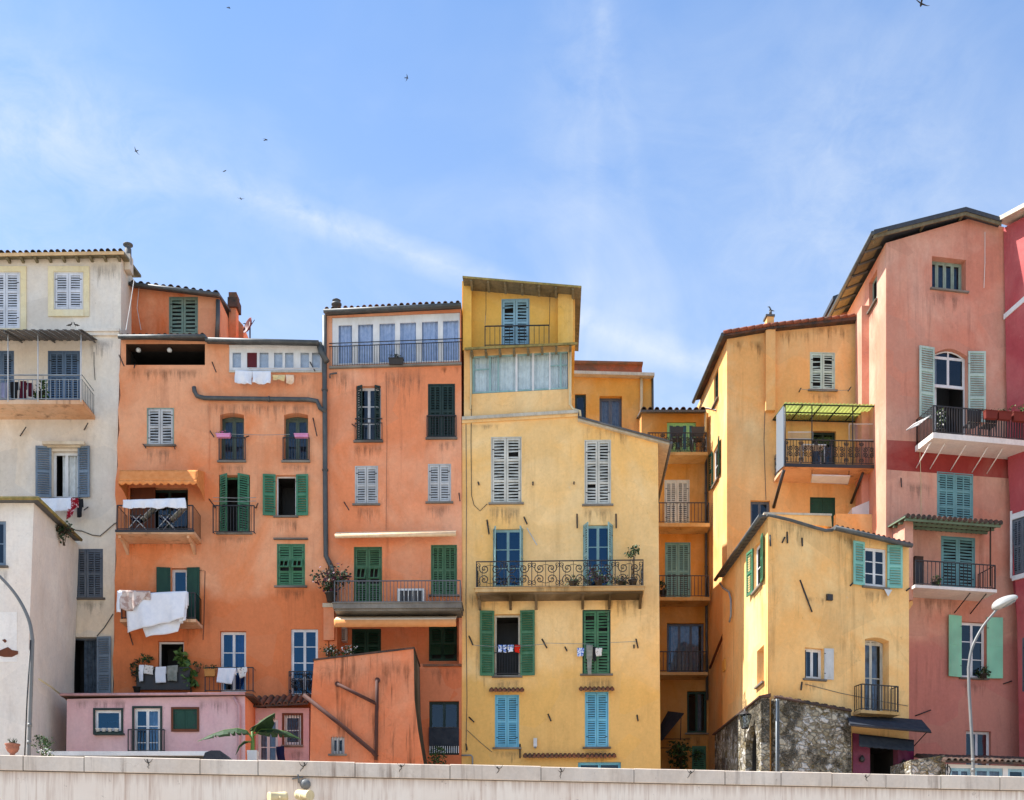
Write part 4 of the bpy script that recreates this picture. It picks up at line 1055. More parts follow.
window(f, 495,695,519,747.5, 'skyblue', closed=True, rows=2, smat='skyblue'); window(f, 585,692,608.5,747, 'skyblue', closed=True, rows=2, smat='skyblue')
window(f, 578,762,621,790, 'skyblue', rec=.15, nx=2, ny=1, sill=False)
f.finish()
# tower, two storeys
f = Fac(H4, P4, [(464,350),(571.5,345),(572,414.2),(464,420.6)], M['yellow_band'], 5, name='tower_wall')
vr = [P4.uz(472,356),P4.uz(568,351),P4.uz(568,389),P4.uz(472,394)][::-1]
f.hole(vr, .12, 1.0)
f.finish()
mb = MB(); Pv = P4.off(-.03); m = M['paleteal']
vb = [472.3,474.5,489,491,497.5,499,515.5,517.5,532,534,549,550.5,560,561.5,567.7]
def vy(x,t): return (356.3-(x-472)*.052) if t else (393.7-(x-472)*.052)
for i in range(0, len(vb)-1, 2):
    a, b = vb[i], vb[i+1]; mb.prism([Pv.pt(a,vy(a,0)),Pv.pt(b,vy(b,0)),Pv.pt(b,vy(b,1)),Pv.pt(a,vy(a,1))], Vector((0,.06,0)), M['white'] if i in (6,8,10) else m)
Pv2 = P4.off(-.036)
for t in (0,1):
    a, b = 473,567.5; d = -1.6 if not t else 1.6
    mb.prism([Pv2.pt(a,vy(a,t)),Pv2.pt(b,vy(b,t)),Pv2.pt(b,vy(b,t)+d),Pv2.pt(a,vy(a,t)+d)], Vector((0,.045,0)), m)
for a,b in ((474.5,489),(550.5,567)):
    mb.prism([Pv2.pt(a,vy(a,1)+13),Pv2.pt(b,vy(b,1)+13),Pv2.pt(b,vy(b,1)+14),Pv2.pt(a,vy(a,1)+14)], Vector((0,.04,0)), m)
ver = mb.build('veranda_window', H4)
for i in range(1, len(vb)-1, 2):
    a, b = vb[i]-.3, vb[i+1]+.3
    mb = MB(); q = P4.off(-.065); mb.poly([q.pt(a,vy(a,0)),q.pt(b,vy(b,0)),q.pt(b,vy(b,1)),q.pt(a,vy(a,1))], M['glass_pale']); mb.build('pane', ver)
    if b-a > 6:
        mb = MB(); mb.grid(lambda i_,j: P4.off(-.17-.03*math.sin(i_*19+a)).pt(a+(b-a)*i_, vy(a,0)+(vy(a,1)-vy(a,0))*j), 22, 2, M['curtain_white']); mb.build('curtain', ver)
Pu = P4.off(-.35)
f = Fac(H4, Pu, [(462,281),(575,289),(575,346),(462,350)], M['yellow_top'], 4.5, name='tower_wall')
window(f, 501.5,299,529.5,345, 'paleblue', closed=True, rows=2, smat='paleblue', sill=False, pitch=.11)
f.finish()
for x0,x1,y0,y1,nm in ((463,471.5,281,350,''),(558,573,288,346,'')):
    mb = MB(); Q = P4.off(.02); mb.prism([Q.pt(x0,y1),Q.pt(x1,y1),Q.pt(x1,y0+1),Q.pt(x0,y0)], Vector((-P4.nx,-P4.ny,0))*.9, M['yellow_top']); mb.build('pilaster', H4)
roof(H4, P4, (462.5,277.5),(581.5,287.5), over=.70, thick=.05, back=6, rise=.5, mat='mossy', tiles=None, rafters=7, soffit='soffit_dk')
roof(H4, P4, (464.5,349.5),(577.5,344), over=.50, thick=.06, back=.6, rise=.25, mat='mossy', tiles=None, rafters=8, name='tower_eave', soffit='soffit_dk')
mb = MB(); Q = P4.off(.16); mb.prism([Q.pt(462,419.5),Q.pt(578.5,412.5),Q.pt(578.5,409.5),Q.pt(462,416.5)], Vector((0,.5,0)), M['paleboard']); mb.prism([P4.off(.07).pt(*q) for q in ((462,423),(578,416),(578,412.8),(462,419.8))], Vector((0,.06,0)), M['yellow_band']); mb.build('cornice', H4)
# sloping verge on the right
mb = MB(); Q = P4.off(.18); A, Bq = Q.pt(578,420), Q.pt(669.5,444.5); bk = Vector((-P4.nx,-P4.ny,0))*8
mb.hexa([A,Bq,Bq+bk,A+bk,A+Vector((0,0,.10)),Bq+Vector((0,0,.10)),Bq+bk+Vector((0,0,.10)),A+bk+Vector((0,0,.10))], M['paleboard'])
mb.tube([A+Vector((0,-.05,.10)),Bq+Vector((0,-.05,.10))], .045, M['fascia'], 8); mb.tube([Bq+Vector((.06,-.05,.05)), Bq+bk+Vector((.06,0,.05))], .06, M['fascia'], 8); mb.build('lower_roof', H4)
juliet(H4, Pu, 485,549,325,346,.30,'bars','iron',None, step=.19)
pipe(H4, P4, [(570.5,347),(570.5,370),(569.8,404),(573,409),(580,411),(580.5,418)], .045, 'cream_pipe', .10)
pipe(H4, P4, [(470.5,352),(471,380),(470.5,409)], .035, 'cream_pipe', .06)
cable(H4, P4, [(471.5,405),(471,440),(471.5,495),(474,505),(480,511),(487,504)], .012, 'iron'); cable(H4, P4, [(486,288),(486,310),(485,325)], .010,'iron'); cable(H4, P4, [(550,290),(549.5,325)], .010,'iron')
bal,_ = balcony(H4, P4, 475,644.5, 560,587.5,591, 1.05, 'ornate', 'slab_yellow', 'iron', brackets=(479,510,536,583,610,641), moulded=True, brmat='brown_dark', label='long balcony with scrolled wrought iron railing')
juliet(H4, P4, 494,521,652,675,.05,'bars','iron',None, step=.1)
def tile_hood(h, P, x0, y0, x1, y1, w=.30, name='tile_hood'):
    mb = MB(); Q = P.off(w); A, B = Q.pt(x0,y1), Q.pt(x1,y1); L = (B-A).length; n = round(L/.17); e = (B-A).normalized()
    bk = Vector((-P.nx,-P.ny,0))*(w+.02)+Vector((0,0,.14))
    mb.hexa([A,B,B+bk,A+bk,A+Vector((0,0,.03)),B+Vector((0,0,.03)),B+bk+Vector((0,0,.03)),A+bk+Vector((0,0,.03))], M['tile'])
    for i in range(n):
        c = A+e*(L*(i+.5)/n)+Vector((0,0,.03)); mb.tube([c+Vector((P.nx,P.ny,0))*.03, c+bk], .062, M['tile'], 8)
    return mb.build(name, h)
tile_hood(H4, P4, 489,687,524,691.5); tile_hood(H4, P4, 579,686,614.5,690.5); tile_hood(H4, P4, 523,753,616.5,757.5)
for a in ((469,636,473,645),(542,639,547,648),(565,647,567,651),(636,639,638,648),(469,717,474,722),(548,714,551,721),(637,715,638,721),(487,520,489,534),(524,517,527,524),(577,514,577.2,528),(616,514,616.2,528),(478,482,479,485),(533,482,533,485),(574,482,574,484),(520,744,520,758),(466,744,467,750),(634,645,634,648)): iron_stub(H4, P4, *a, .12, r=.03)
cable(H4, P4, [(546,643),(565,643.5),(590,644)], .009, 'greyrail', .25, 'clothes_line'); cable(H4, P4, [(473,645),(500,647),(522,646),(545,644)], .009, 'greyrail', .25, 'clothes_line'); cable(H4, P4, [(610,642.5),(636,641.5)], .009, 'greyrail', .25, 'clothes_line')
cable(H4, P4, [(527,528),(531,535),(537,545)], .02, 'whiterail', .10, 'cable')
mb = MB(); mb.pbox(P4, 533.5,738,537,746.5, .01,.16,M['plastic_white']); mb.pbox(P4, 534.3,746.6,536.2,748, .02,.12,M['greyrail']); mb.build('wall_lamp', H4)
pipe(H4, P4, [(461.5,755.5),(471,755.2),(472.5,757),(472.5,770)], .03, 'greyrail', .1)

# ================================================================== ochre house behind
P5 = Pl(610, 56.6)
H5 = house('rear_house', 610, 57, 'ochre house standing behind the yellow tower, with a red-brown roof box and two windows')
f = Fac(H5, P5, [(560,374),(652.5,375),(652.5,620),(560,620)], M['ochre'], 6)
window(f, 575,394,586,422, 'blackgreen', rec=.15, nx=1, ny=1, sill=False); window(f, 599.5,396,622,428, 'slate', rec=.3, nx=2, ny=1, curtain=('lace',0,1), sill=False, leaf=.07)
f.finish()
roof(H5, P5, (560,373),(654.5,375.5), over=.4, thick=.12, back=6, rise=.3, mat='paleboard', tiles=None)
mb = MB(); Q = P5.off(-1.6); mb.prism([Q.pt(*p) for p in ((560,372),(642,372),(642,363.5),(560,362))], Vector((0,2.5,0)), M['tile_red']); mb.prism([P5.off(-1.4).pt(*p) for p in ((560,362),(643,363.6),(643,361.6),(560,360))], Vector((0,3,0)), M['tile']); mb.build('roof_box', H5)
pipe(H5, P5, [(641.5,377),(641.5,400),(640,430)], .07, 'cream_pipe', .12)
pipe(H5, P5, [(652.5,376),(652.8,420)], .05, 'zinc', .06)

# ================================================================== alcove house
P6 = Pl(685, 55.3)
H6 = house('rear_house', 685, 56, 'narrow mustard house in the shady gap, four iron balconies one above the other')
f = Fac(H6, P6, [(641.5,413),(720,413),(720,905),(600,905),(600,440),(641.5,440)], M['ochre_alcove'], 5)
window(f, 667,422,696,452, 'apple', rec=.14, nx=4, ny=1, curtain=('curtain_green',0,1), sill=False, leaf=.07)
window(f, 664.5,480,689.5,526, 'offwhite', closed=True, rows=2, smat='offwhite', bars=2, sill=False)
window(f, 665,542.5,690.5,600, 'teal', closed=True, rows=2, smat='teal', bars=2, sill=False)
window(f, 667,623,704,674, 'slate', rec=.2, nx=3, ny=1, curtain=('lace',.1,.9), sill=False)
window(f, 687,691,707,733, 'dkgreen', rec=.2, nx=2, ny=1, curtain=('lace',.5,.8))
window(f, 692,746,706,790, 'emerald', closed=True, rows=2, smat='emerald', sill=False)
f.finish()
roof(H6, P6, (640.5,411.5),(706,411.5), over=.45, thick=.07, back=5, rise=1.2, mat='fascia', tiles='tile_dark', tile_r=.11, tpitch=.30)
for (x0,x1,yr,ys,yb,st) in ((647,708,432,452,455,'ornate_dense'),(655,710,502,523,526.5,'bars'),(655,710,575,597,600.5,'bars'),(655,708,651,672,675,'bars')):
    balcony(H6, P6, x0,x1,yr,ys,yb,1.0, st, 'slab_yellow', 'iron', sides=(1,1), r=.013, step=.16)
pipe(H6, P6, [(706,456),(706,530),(706.5,640),(707,700)], .06, 'zinc', .1)
pipe(H6, P6, [(705.5,412),(705.5,432)], .06, 'cream_pipe', .3)
mb = MB(); Q = P6.off(1.6); q0 = P6.off(.02)
mb.prism([q0.pt(655,735),q0.pt(668,712),Q.pt(684,714),Q.pt(662,741)], Vector((0,0,.04)), M['awning_dark']); mb.tube([Q.pt(681,716),Q.pt(680.5,740)], .02, M['iron'], 5); mb.build('awning', H6)
mb = MB()
for y in (739,748): mb.tube([P6.off(.9).pt(656,y),P6.off(.9).pt(690,y)], .02, M['iron'], 5)
mb.build('garden_rail', H6)

# ================================================================== upper ochre house on the right
P7 = Pl(727, 51.5, 3)
H7 = house('town_house', 790, 51.5, 'sandy ochre house with a green canopy over a balcony and a bird-topped chimney')
bd7 = Vector((-.045,1,0)).normalized()
f = Fac(H7, P7, [(727,339),(766,329),(860,318.5),(900,314),(900,760),(727,760)], M['ochre_right'], 11, back=bd7, skip=(5,))
window(f, 810,352.5,835,390, 'palemint', closed=True, rows=2, smat='palemint', pitch=.10)
window(f, 812,431,836,466, 'blackgreen', rec=.2, nx=2, ny=1, sill=False, curtain=None); window(f, 810,497.5,835,530, 'dkgreen', closed=True, rows=1, smat='dkgreen', solid=True, sill=False); window(f, 750.5,500.5,770,540, 'slate', rec=.2, nx=2, ny=1, sill=False)
f.finish()
def sideplane(P, px, bdir):
    """the plane running back from the corner at px, facing left; u grows towards the corner"""
    c = P.pt(px, 500); Q = Pl(0, 0); Q.ox, Q.oy = c.x, c.y; Q.dx, Q.dy = -bdir.x, -bdir.y; Q.nx, Q.ny = Q.dy, -Q.dx; return Q
P7s = sideplane(P7, 727, bd7)
zt7 = P7.z(727,339)
def sidefac(h, Ps, z0, z1, depth, mat, **k):
    f = Fac(h, Ps, [], mat, 0, **k); f.poly = [(-depth,z0),(0,z0),(0,z1),(-depth,z1)]; return f
f = sidefac(H7, P7s, P7.z(727,760), zt7, 11, M['ochre_right'], name='side_wall')
window(f, 714,372,718.5,402, 'blackgreen', rec=.12, nx=2, ny=2); window(f, 713.5,446,719,482, 'white', rec=.12, nx=2, ny=2, smat='dkgreen', al=172, ar=172, wl=.5, wr=.5)
f.finish()
# roof: a single pitch with its eave along the left side
e0 = P7s.at(.35, zt7-.05, .22); e1 = P7s.at(-6, zt7-.05, .22)
r0 = P7.off(.30).pt(770,328.5); r1 = P7.off(.30).pt(862,318.5)
mb = MB(); up = Vector((0,0,.14)); bk = bd7*6
for a,b,m in ((e0,r0,'tile_red'),(r0,r1+Vector((1.2,0,.1)),'tile_red')):
    mb.hexa([a,b,b+bk,a+bk,a+up,b+up,b+bk+up,a+bk+up], M['tile_dark'])
mb.tube([e0+up*.5+Vector((-.04,0,0)), e1+up*.5+Vector((-.04,0,0))], .08, M['zinc'], 8)
for a,b in ((e0,r0),(r0,r1)):
    n = max(2, round((b-a).length/.33))
    for i in range(n): mb.tube([a.lerp(b,i/n)+up+Vector((0,-.02,0)), a.lerp(b,(i+1)/n)+up*1.15+Vector((0,-.02,0))], .075, M['tile_red'], 7)
rf7 = mb.build('roof', H7)
mb = MB(); Q = P7.off(.22); mb.pbox(P7, 766,329,775.5,410, .004,.24,M['ochre_right']); mb.pbox(P7, 764.8,326,776.5,329, -.3,.27,M['tile']); mb.pbox(P7, 767,316,774,326, -.2,.2,M['ochre_right']); mb.pbox(P7, 766,314,775,316, -.25,.24,M['fascia'])
c = P7.pt(770.5,314); mb.tube([c, c+Vector((0,0,.12))], .06, M['fascia'], 8)
mb.tube([c+Vector((-.02,0,.12)),c+Vector((0,0,.2)),c+Vector((-.05,0,.3)),c+Vector((-.12,0,.3))], .05, M['iron'], 6, r1=.012); mb.tube([c+Vector((0,0,.16)), c+Vector((.16,0,.12))], .035, M['iron'], 5, r1=.01)
mb.build('chimney', rf7)
# balcony with the translucent canopy
bal,_ = balcony(H7, P7, 785,878, 439.5,464,467, 1.75, 'ornate_dense', 'slab_orange', 'iron', sides=(1,0), label='deep balcony with a dark scrolled railing')
mb = MB(); mb.pbox(P7, 784.5,464,878.5,467.3, 1.753,1.79,M['iron']); mb.build('slab_edge', bal)
def transl(name, c, t=.55):
    m = bpy.data.materials.new(name); m.use_nodes = True; tr = m.node_tree; b = tr.nodes['Principled BSDF']
    o = tr.nodes['Material Output']; x = tr.nodes.new('ShaderNodeMixShader'); g = tr.nodes.new('ShaderNodeBsdfTranslucent')
    b.inputs['Base Color'].default_value = (*c,1); b.inputs['Roughness'].default_value = .4; g.inputs[0].default_value = (*c,1); x.inputs[0].default_value = t
    tr.links.new(b.outputs[0], x.inputs[1]); tr.links.new(g.outputs[0], x.inputs[2]); tr.links.new(x.outputs[0], o.inputs[0]); return m
M['green_sheet'] = transl('green_corrugated_sheet', lin(206,214,160), .7); M['milk_sheet'] = transl('milky_sheet', lin(140,152,164), .3)
mb = MB(); Qf = P7.off(1.85); zf = Qf.z(830,403.5); ua, ub = Qf.u(785), Qf.u(878); zb = P7.z(820,420); n = 72
mb.grid(lambda i,j: P7.at(ua+(ub-ua)*i-.25*(1-j)*(1-i)*0, zb+(zf-zb)*j+.022*math.sin(i*n*math.pi/1.5), 1.85*j), n*2, 1, M['green_sheet'])
cp = mb.build('canopy', H7); s = cp.modifiers.new('thickness','SOLIDIFY'); s.thickness=.004
mb = MB()
for i in range(6):
    u = ua+(ub-ua)*i/5; mb.tube([P7.at(u,zb-.05,.02),P7.at(u,zf-.05,1.8)], .035, M['blackgreen'], 4)
for w in (.05,.95,1.8): mb.tube([P7.at(ua,zb-.06+(zf-zb)*w/1.85,w),P7.at(ub,zb-.06+(zf-zb)*w/1.85,w)], .03, M['blackgreen'], 4)
for u in (ua+.05, ua+(ub-ua)*.3, ua+(ub-ua)*.74): mb.tube([P7.at(u,zf-.05,1.7),P7.at(u,P7.off(1.7).z(830,464),1.7)], .025, M['iron'], 5)
mb.build('canopy_frame', cp)
mb = MB(); mb.hexa([P7.at(ua-.02,P7.off(1.7).z(785,466),1.7),P7.at(ua+.02,P7.off(1.7).z(785,466),1.7),P7.at(ua+.02,P7.z(780,478),.6),P7.at(ua-.02,P7.z(780,478),.6),
    P7.at(ua-.02,zf-.06,1.7),P7.at(ua+.02,zf-.06,1.7),P7.at(ua+.02,zb-.10,.6),P7.at(ua-.02,zb-.10,.6)], M['milk_sheet']); mb.build('side_screen', bal)
mb = MB(); u2 = ua+.02
mb.tube([P7.at(u2,P7.off(1.7).z(785,467)-.10,1.6),P7.at(u2,P7.z(779,508),.03)], .07, M['iron'], 5); mb.build('bracket', bal); mb = MB(); u3 = ub-.5
mb.tube([P7.at(u3,P7.off(1.7).z(785,467)-.10,1.5),P7.at(u3,P7.z(779,502),.03)], .06, M['iron'], 5)
mb.build('bracket', bal)
mb = MB(); Q = P7.off(1.6)   # wind screens standing on the railing
for x0,x1,y0,y1 in ((788,813,432,439),(849,878,424,440)):
    mb = MB(); mb.tube([Q.pt(x0,y0),Q.pt(x1,y0),Q.pt(x1,y1),Q.pt(x0,y1)], .02, M['whiterail'], 4, closed=True); mb.poly([Q.pt(x0,y0),Q.pt(x1,y0),Q.pt(x1,y1),Q.pt(x0,y1)], M['glass_pale']); mb.build('wind_screen', bal)
for a in ((799,392,801,388),(848,391,851,387)): iron_stub(H7, P7, *a, .3)
cable(H7, P7, [(799,389),(825,391),(850,390)], .01, 'greyrail', .25, 'clothes_line')
cable(H7, P7s, [(703,408),(708,408),(716,410)], .02, 'greyrail')
# terrace of the house below it
mb = MB(); Pz = P7.off(5.0)
mb.pbox(P7, 836,514,884,535, 1.2,1.5,M['ochre_right']); mb.build('terrace_wall', H7)

# ================================================================== lower ochre house on the right
P8 = Pl(768, 43, 17)
bd8 = Vector((-.05,1,0)).normalized()
H8 = house('town_house', 838, 43.6, 'lower stained ochre house on a rubble stone base, mint shutters at its top')
f = Fac(H8, P8, [(768,517),(826,531),(836,529),(909,545),(909,850),(769,850)], M['ochre_low'], 7.2, back=bd8, skip=(5,))
f.hole([P8.uz(868,846),P8.uz(900,846),P8.uz(900,744),P8.uz(868,741)], .001, None, back=False)
window(f, 864,548,886.5,587, 'white', rec=.12, nx=2, ny=3, smat='mintteal', al=174, ar=168, wl=.50, wr=.58, rows=2, y0s=544)
window(f, 805,648,823.5,679, 'white', rec=.22, nx=2, ny=1, smat='grey_white', ar=170, wr=.36, rows=1, solid=True, curtain=('lace',0,.35))
window(f, 865,640,889,712, 'offwhite', rec=.45, nx=2, ny=2, arch=.09, sill=False, curtain=('lace',.1,.9))
f.finish()
P8s = sideplane(P8, 768, bd8)
zt8 = P8.z(768,517)
f = sidefac(H8, P8s, P8.z(768,850), zt8, 7.2, M['ochre_low'], name='side_wall')
window(f, 754,543,762,588, 'white', rec=.15, nx=2, ny=2, smat='emerald', al=172, ar=172, wl=.62, wr=.5)
f.hole([(P8s.u(746),TERR),(P8s.u(765),TERR),(P8s.u(765),P8s.z(759,722)),(P8s.u(746),P8s.z(759,722))], .001, None, back=False); window(f, 757,648,764,684, 'white', rec=.4, nx=1, ny=2)
f.finish()
# side eave with corrugated soffit
mb = MB(); zs = zt8-.02
for i in range(38):
    a = .10-(7.2)*i/38; b = .10-(7.2)*(i+1)/38; k = .03*(i%2)
    mb.hexa([P8s.at(a,zs+k,.28),P8s.at(b,zs+k,.28),P8s.at(b,zs+k+.04,-.03),P8s.at(a,zs+k+.04,-.03),P8s.at(a,zs+k+.05,.28),P8s.at(b,zs+k+.05,.28),P8s.at(b,zs+k+.09,-.03),P8s.at(a,zs+k+.09,-.03)], M['fascia'])
mb.tube([P8s.at(.12,zs+.02,.30),P8s.at(-7.2,zs-.02,.30)], .07, M['zinc'], 8); mb.build('eave', H8)
mb = MB(); Q = P8.off(.12); g = [Q.pt(767,514.5),Q.pt(790,520),Q.pt(815,527.5),Q.pt(826,530.5),Q.pt(832,530),Q.pt(836,527)]; mb.tube(g, .06, M['zinc'], 8); mb.build('gutter', H8)
roof(H8, P8, (834,528.5),(911,546.5), over=.25, thick=.07, back=5, rise=.8, mat='zinc', tiles='tile', gutter='zinc', gr=.08, backdir=(bd8.x,bd8.y), tile_r=.08, tpitch=.21)
mb = MB(); Q = P8.off(-.45); mb.prism([Q.pt(*p) for p in ((764,519),(832,527),(831,514.5),(766,513))], Vector((0,.25,0)), M['ochre_low']); mb.prism([P8.off(-.40).pt(*p) for p in ((764,514),(832,515.5),(832,513.6),(764,512))], Vector((0,.4,0)), M['paleboard']); mb.build('terrace_parapet', H8)
pipe(H8, P8s, [(720,583),(723,588),(729,592),(731,600),(731,615),(729.5,622)], .04, 'greyrail', .10)
pipe(H7, P7s, [(727.5,625),(719,645),(710,668)], .055, 'brown', .12)
for a in ((800,580,812,612),(802,682,801,690),(782,543,785,537),(770,535,770.5,546),(787,532,787.5,543),(802,538,802.3,546),(850,586,854,582),(906,591,910,588)): iron_stub(H8, P8, *a, .06, r=.03)
mb = MB(); mb.pbox(P8, 827.5,594,833,600, .002,.10,M['iron']); mb.build('vent', H8)
mb = MB(); Q = P8.off(.08); mb.poly([Q.pt(884,588.5),Q.pt(892,590),Q.pt(888,596.5)], M['plastic_white']); s_ = mb.build('paper_scrap', H8); sm_ = s_.modifiers.new('thickness','SOLIDIFY'); sm_.thickness=.01
balcony(H8, P8, 861,900, 684.5,711,714, .5, 'bars', 'slab_yellow', 'iron', step=.13)
mb = MB(); Q = P8s.off(.02); mb.pbox(P8s, 722,660,724.5,671, .005,.06,M['ochre']); mb.build('plaque', H8)
# rubble base
Ps = P8.off(.32)
f = Fac(H8, Ps, [(775.5,698),(851,712),(853,850),(775.5,850)], M['stone'], .31, name='stone_base', cap=False)
f.finish()
Pss = P8s.off(.32); zb = Ps.z(776,698)
f = Fac(H8, Pss, [], M['stone'], .30, name='stone_base', cap=False); ufr = .30; f.poly = [(-7.2,TERR-.5),(ufr,TERR-.5),(ufr,zb),(-7.2,zb)]
au0, au1 = Pss.u(745.5), Pss.u(756.5); za = Pss.z(759,741)
pts = [(au0,TERR-.4),(au1,TERR-.4),(au1,za)]+[((au0+au1)/2+(au1-au0)/2*math.cos(math.pi*i/10), za+(au1-au0)/2*.9*math.sin(math.pi*i/10)) for i in range(1,10)]+[(au0,za)]
f.hole(pts, .25, .3)
f.finish()
mb = MB(); A, Bq = P8.off(.42).pt(775,697.5), P8.off(.42).pt(852,711.5)
n = 26
for i in range(n):
    a = A.lerp(Bq,i/n); b = A.lerp(Bq,(i+1)/n); k = Vector((0,.36,.12+.02*(i%2))); mb.hexa([a,b,b+Vector((0,.2,0)),a+Vector((0,.2,0)),a+Vector((0,0,.05)),b+Vector((0,0,.05)),b+Vector((0,.2,.12+.02*(i%3))),a+Vector((0,.2,.12+.02*(i%3)))], M['tile_dark'])
for i in range(30):
    a = .4-7.6*i/30; b = .4-7.6*(i+1)/30
    mb.hexa([P8s.at(a,zb,.42),P8s.at(b,zb,.42),P8s.at(b,zb+.01,.002),P8s.at(a,zb+.01,.002),P8s.at(a,zb+.05,.42),P8s.at(b,zb+.05,.42),P8s.at(b,zb+.14,.002),P8s.at(a,zb+.14,.002)], M['tile_dark'])
mb.build('coping', H8)
mb = MB(); c0 = P8.off(.42).pt(776.5,699); mb.tube([c0, Vector((c0.x,c0.y,TERR))], 0.03, M['greyrail'], 8); c0 = P8.off(.42).pt(778.5,699); mb.tube([c0, Vector((c0.x,c0.y,TERR))], .035, M['zinc'], 8); mb.build('downpipe', H8)
# shop front at the right foot
f = Fac(H8, P8.off(.06), [(853,733),(914,741),(914,850),(853,850)], M['magenta'], .05, name='shop_front', cap=False)
q = P8.off(.06); f.hole([q.uz(870,850-5),q.uz(898,850-5),q.uz(898,748),q.uz(870,744)], .3, 1.2); f.finish()
mb = MB(); Q = P8.off(1.15); a, b = Q.pt(850,724.5), Q.pt(931,731.5); q0 = P8.off(.0); a0, b0 = q0.pt(866,716)+Vector((-.7,0,.05)), q0.pt(912,722)+Vector((.35,0,.05))
mb.prism([a,b,b0,a0], Vector((0,0,.035)), M['awning_dark'])
for i in range(7): mb.tube([a.lerp(b,i/6)-Vector((0,0,.04)), a0.lerp(b0,i/6)-Vector((0,0,.04))], .03, M['iron'], 4)
mb.tube([a-Vector((0,0,.03)), b-Vector((0,0,.03))], .03, M['iron'], 4); mb.tube([Q.pt(927,732), P8.off(.05).pt(914,746)], .025, M['iron'], 4)
mb.build('shop_canopy', H8)
mb = MB(); Qa, Qb = P8.off(.35), P8.off(.65)
mb.grid(lambda i,j: Qa.pt(859+55*i,734+6*i)*(1-j)+Qb.pt(859+55*i, 746+5*i+.8*abs(math.sin(i*26)))*j, 52, 4, M['awning_dark']); s_=mb.build('shop_awning', H8); k=s_.modifiers.new('thickness','SOLIDIFY'); k.thickness=.008
mb = MB()
for x,y in ((862,759),(904,763)): c=P8.off(.16).pt(x,y); mb.lathe(c-Vector((0,0,.12)), [(.03,0),(.09,.04),(.10,.16),(.05,.22),(.02,.26)], M['iron'], 8)
mb.build('wall_lamp', H8)

# ================================================================== salmon pink house
P9 = Pl(886, 48.5, 11)
bd9 = Vector((-.012,1,0)).normalized()
H9 = house('town_house', 950, 46.8, 'tall salmon pink house with a brick-red band, an arched window and a white balcony slab')
f = Fac(H9, P9, [(886,243),(968,219),(1004,227),(1010,470),(1019,620),(1024,850),(886,850)], M['pink'], 9, back=bd9, skip=(6,))
window(f, 932,258,966,290, 'mintgrey', rec=.38, nx=4, ny=1, curtain=('curtain_dark',0,1), leaf=.07)
window(f, 934,355,967.5,440, 'white', rec=.25, nx=2, ny=1, arch=.25, frame_y1=386, smat='palemint', al=174, ar=170, wl=.70, wr=.72, rows=3, y0s=350, y1s=421, sill=False, curtain=('curtain_white',0,.2))
window(f, 937,473,973,525, 'teal', closed=True, rows=3, smat='teal', bars=2, sill=False)
window(f, 941,537,975,588, 'teal', closed=True, rows=2, smat='teal', sill=False, pitch=.11)
window(f, 961,622,986,678, 'white', rec=.2, nx=2, ny=3, smat='mint', al=172, ar=170, wl=.62, wr=.66, rows=2, solid=True, y0s=617)
window(f, 966,731,991,775, 'white', rec=.2, nx=2, ny=1)
f.finish()
mb = MB(); Q = P9.off(.005); mb.prism([Q.pt(*p) for p in ((887,440),(1011,446),(1011.2,478.5),(887,469.5))], Vector((0,.004,0)), M['band_red']); mb.build('painted_band', H9)
P9s = sideplane(P9, 886, bd9); zt9 = P9.z(886,243)
f = sidefac(H9, P9s, P9.z(886,850), zt9+.02, 9, M['pink'], name='side_wall')
window(f, 869,276,877,306, 'mintgrey', rec=.2, nx=2, ny=1)
f.finish()
mb = MB(); ux = P9s.u(869); mb.box(P9s, ux-.9, ux, P9.z(886,830), zt9-1.3, .005, .30, M['pink']); mb.build('side_buttress', H9)
# gable roof
ev = .55
l0 = P9.off(.4).pt(874,234); pk = P9.off(.4).pt(966,211); r0 = P9.off(.4).pt(1002,221.5)
mb = MB(); bk = bd9*7.5; up = Vector((0,0,.17))
for a,b in ((l0,pk),(pk,r0)): mb.hexa([a,b,b+bk,a+bk,a+up,b+up,b+bk+up,a+bk+up], M['darkroof'])
for a,b in ((l0,pk),(pk,r0)):
    dd = Vector((0,0,-.13)); o = bd9*.04
    mb.hexa([a+dd+o,b+dd+o,b+dd+o*2.5,a+dd+o*2.5,a+o,b+o,b+o*2.5,a+o*2.5], M['soffit_dk'])
for i in range(9):
    k = bd9*(.25+i*.9); a = l0+k; b = a+Vector((ev+.1,0,(pk.z-l0.z)*(ev+.1)/(pk.x-l0.x)))
    mb.tube([a-Vector((0,0,.05)), b-Vector((0,0,.05))], .05, M['fascia'], 4)
mb.prism([l0+bd9*.02+Vector((.03,0,-.012)), l0+Vector((ev,0,(pk.z-l0.z)*ev/(pk.x-l0.x)-.012)), l0+bk+Vector((ev,0,(pk.z-l0.z)*ev/(pk.x-l0.x)-.012)), l0+bk+Vector((.03,0,-.012))], Vector((0,0,.008)), M['soffit_dk'])
for t in (.04,.55,.98):
    p = l0.lerp(pk,t)+bd9*.06-Vector((0,0,.06)); mb.tube([p, p+bd9*.46], .06, M['soffit_dk'], 4)
mb.tube([l0+Vector((-.05,0,.05)), l0+bk+Vector((-.05,0,.05))], .08, M['zinc'], 8)
mb.build('roof', H9)
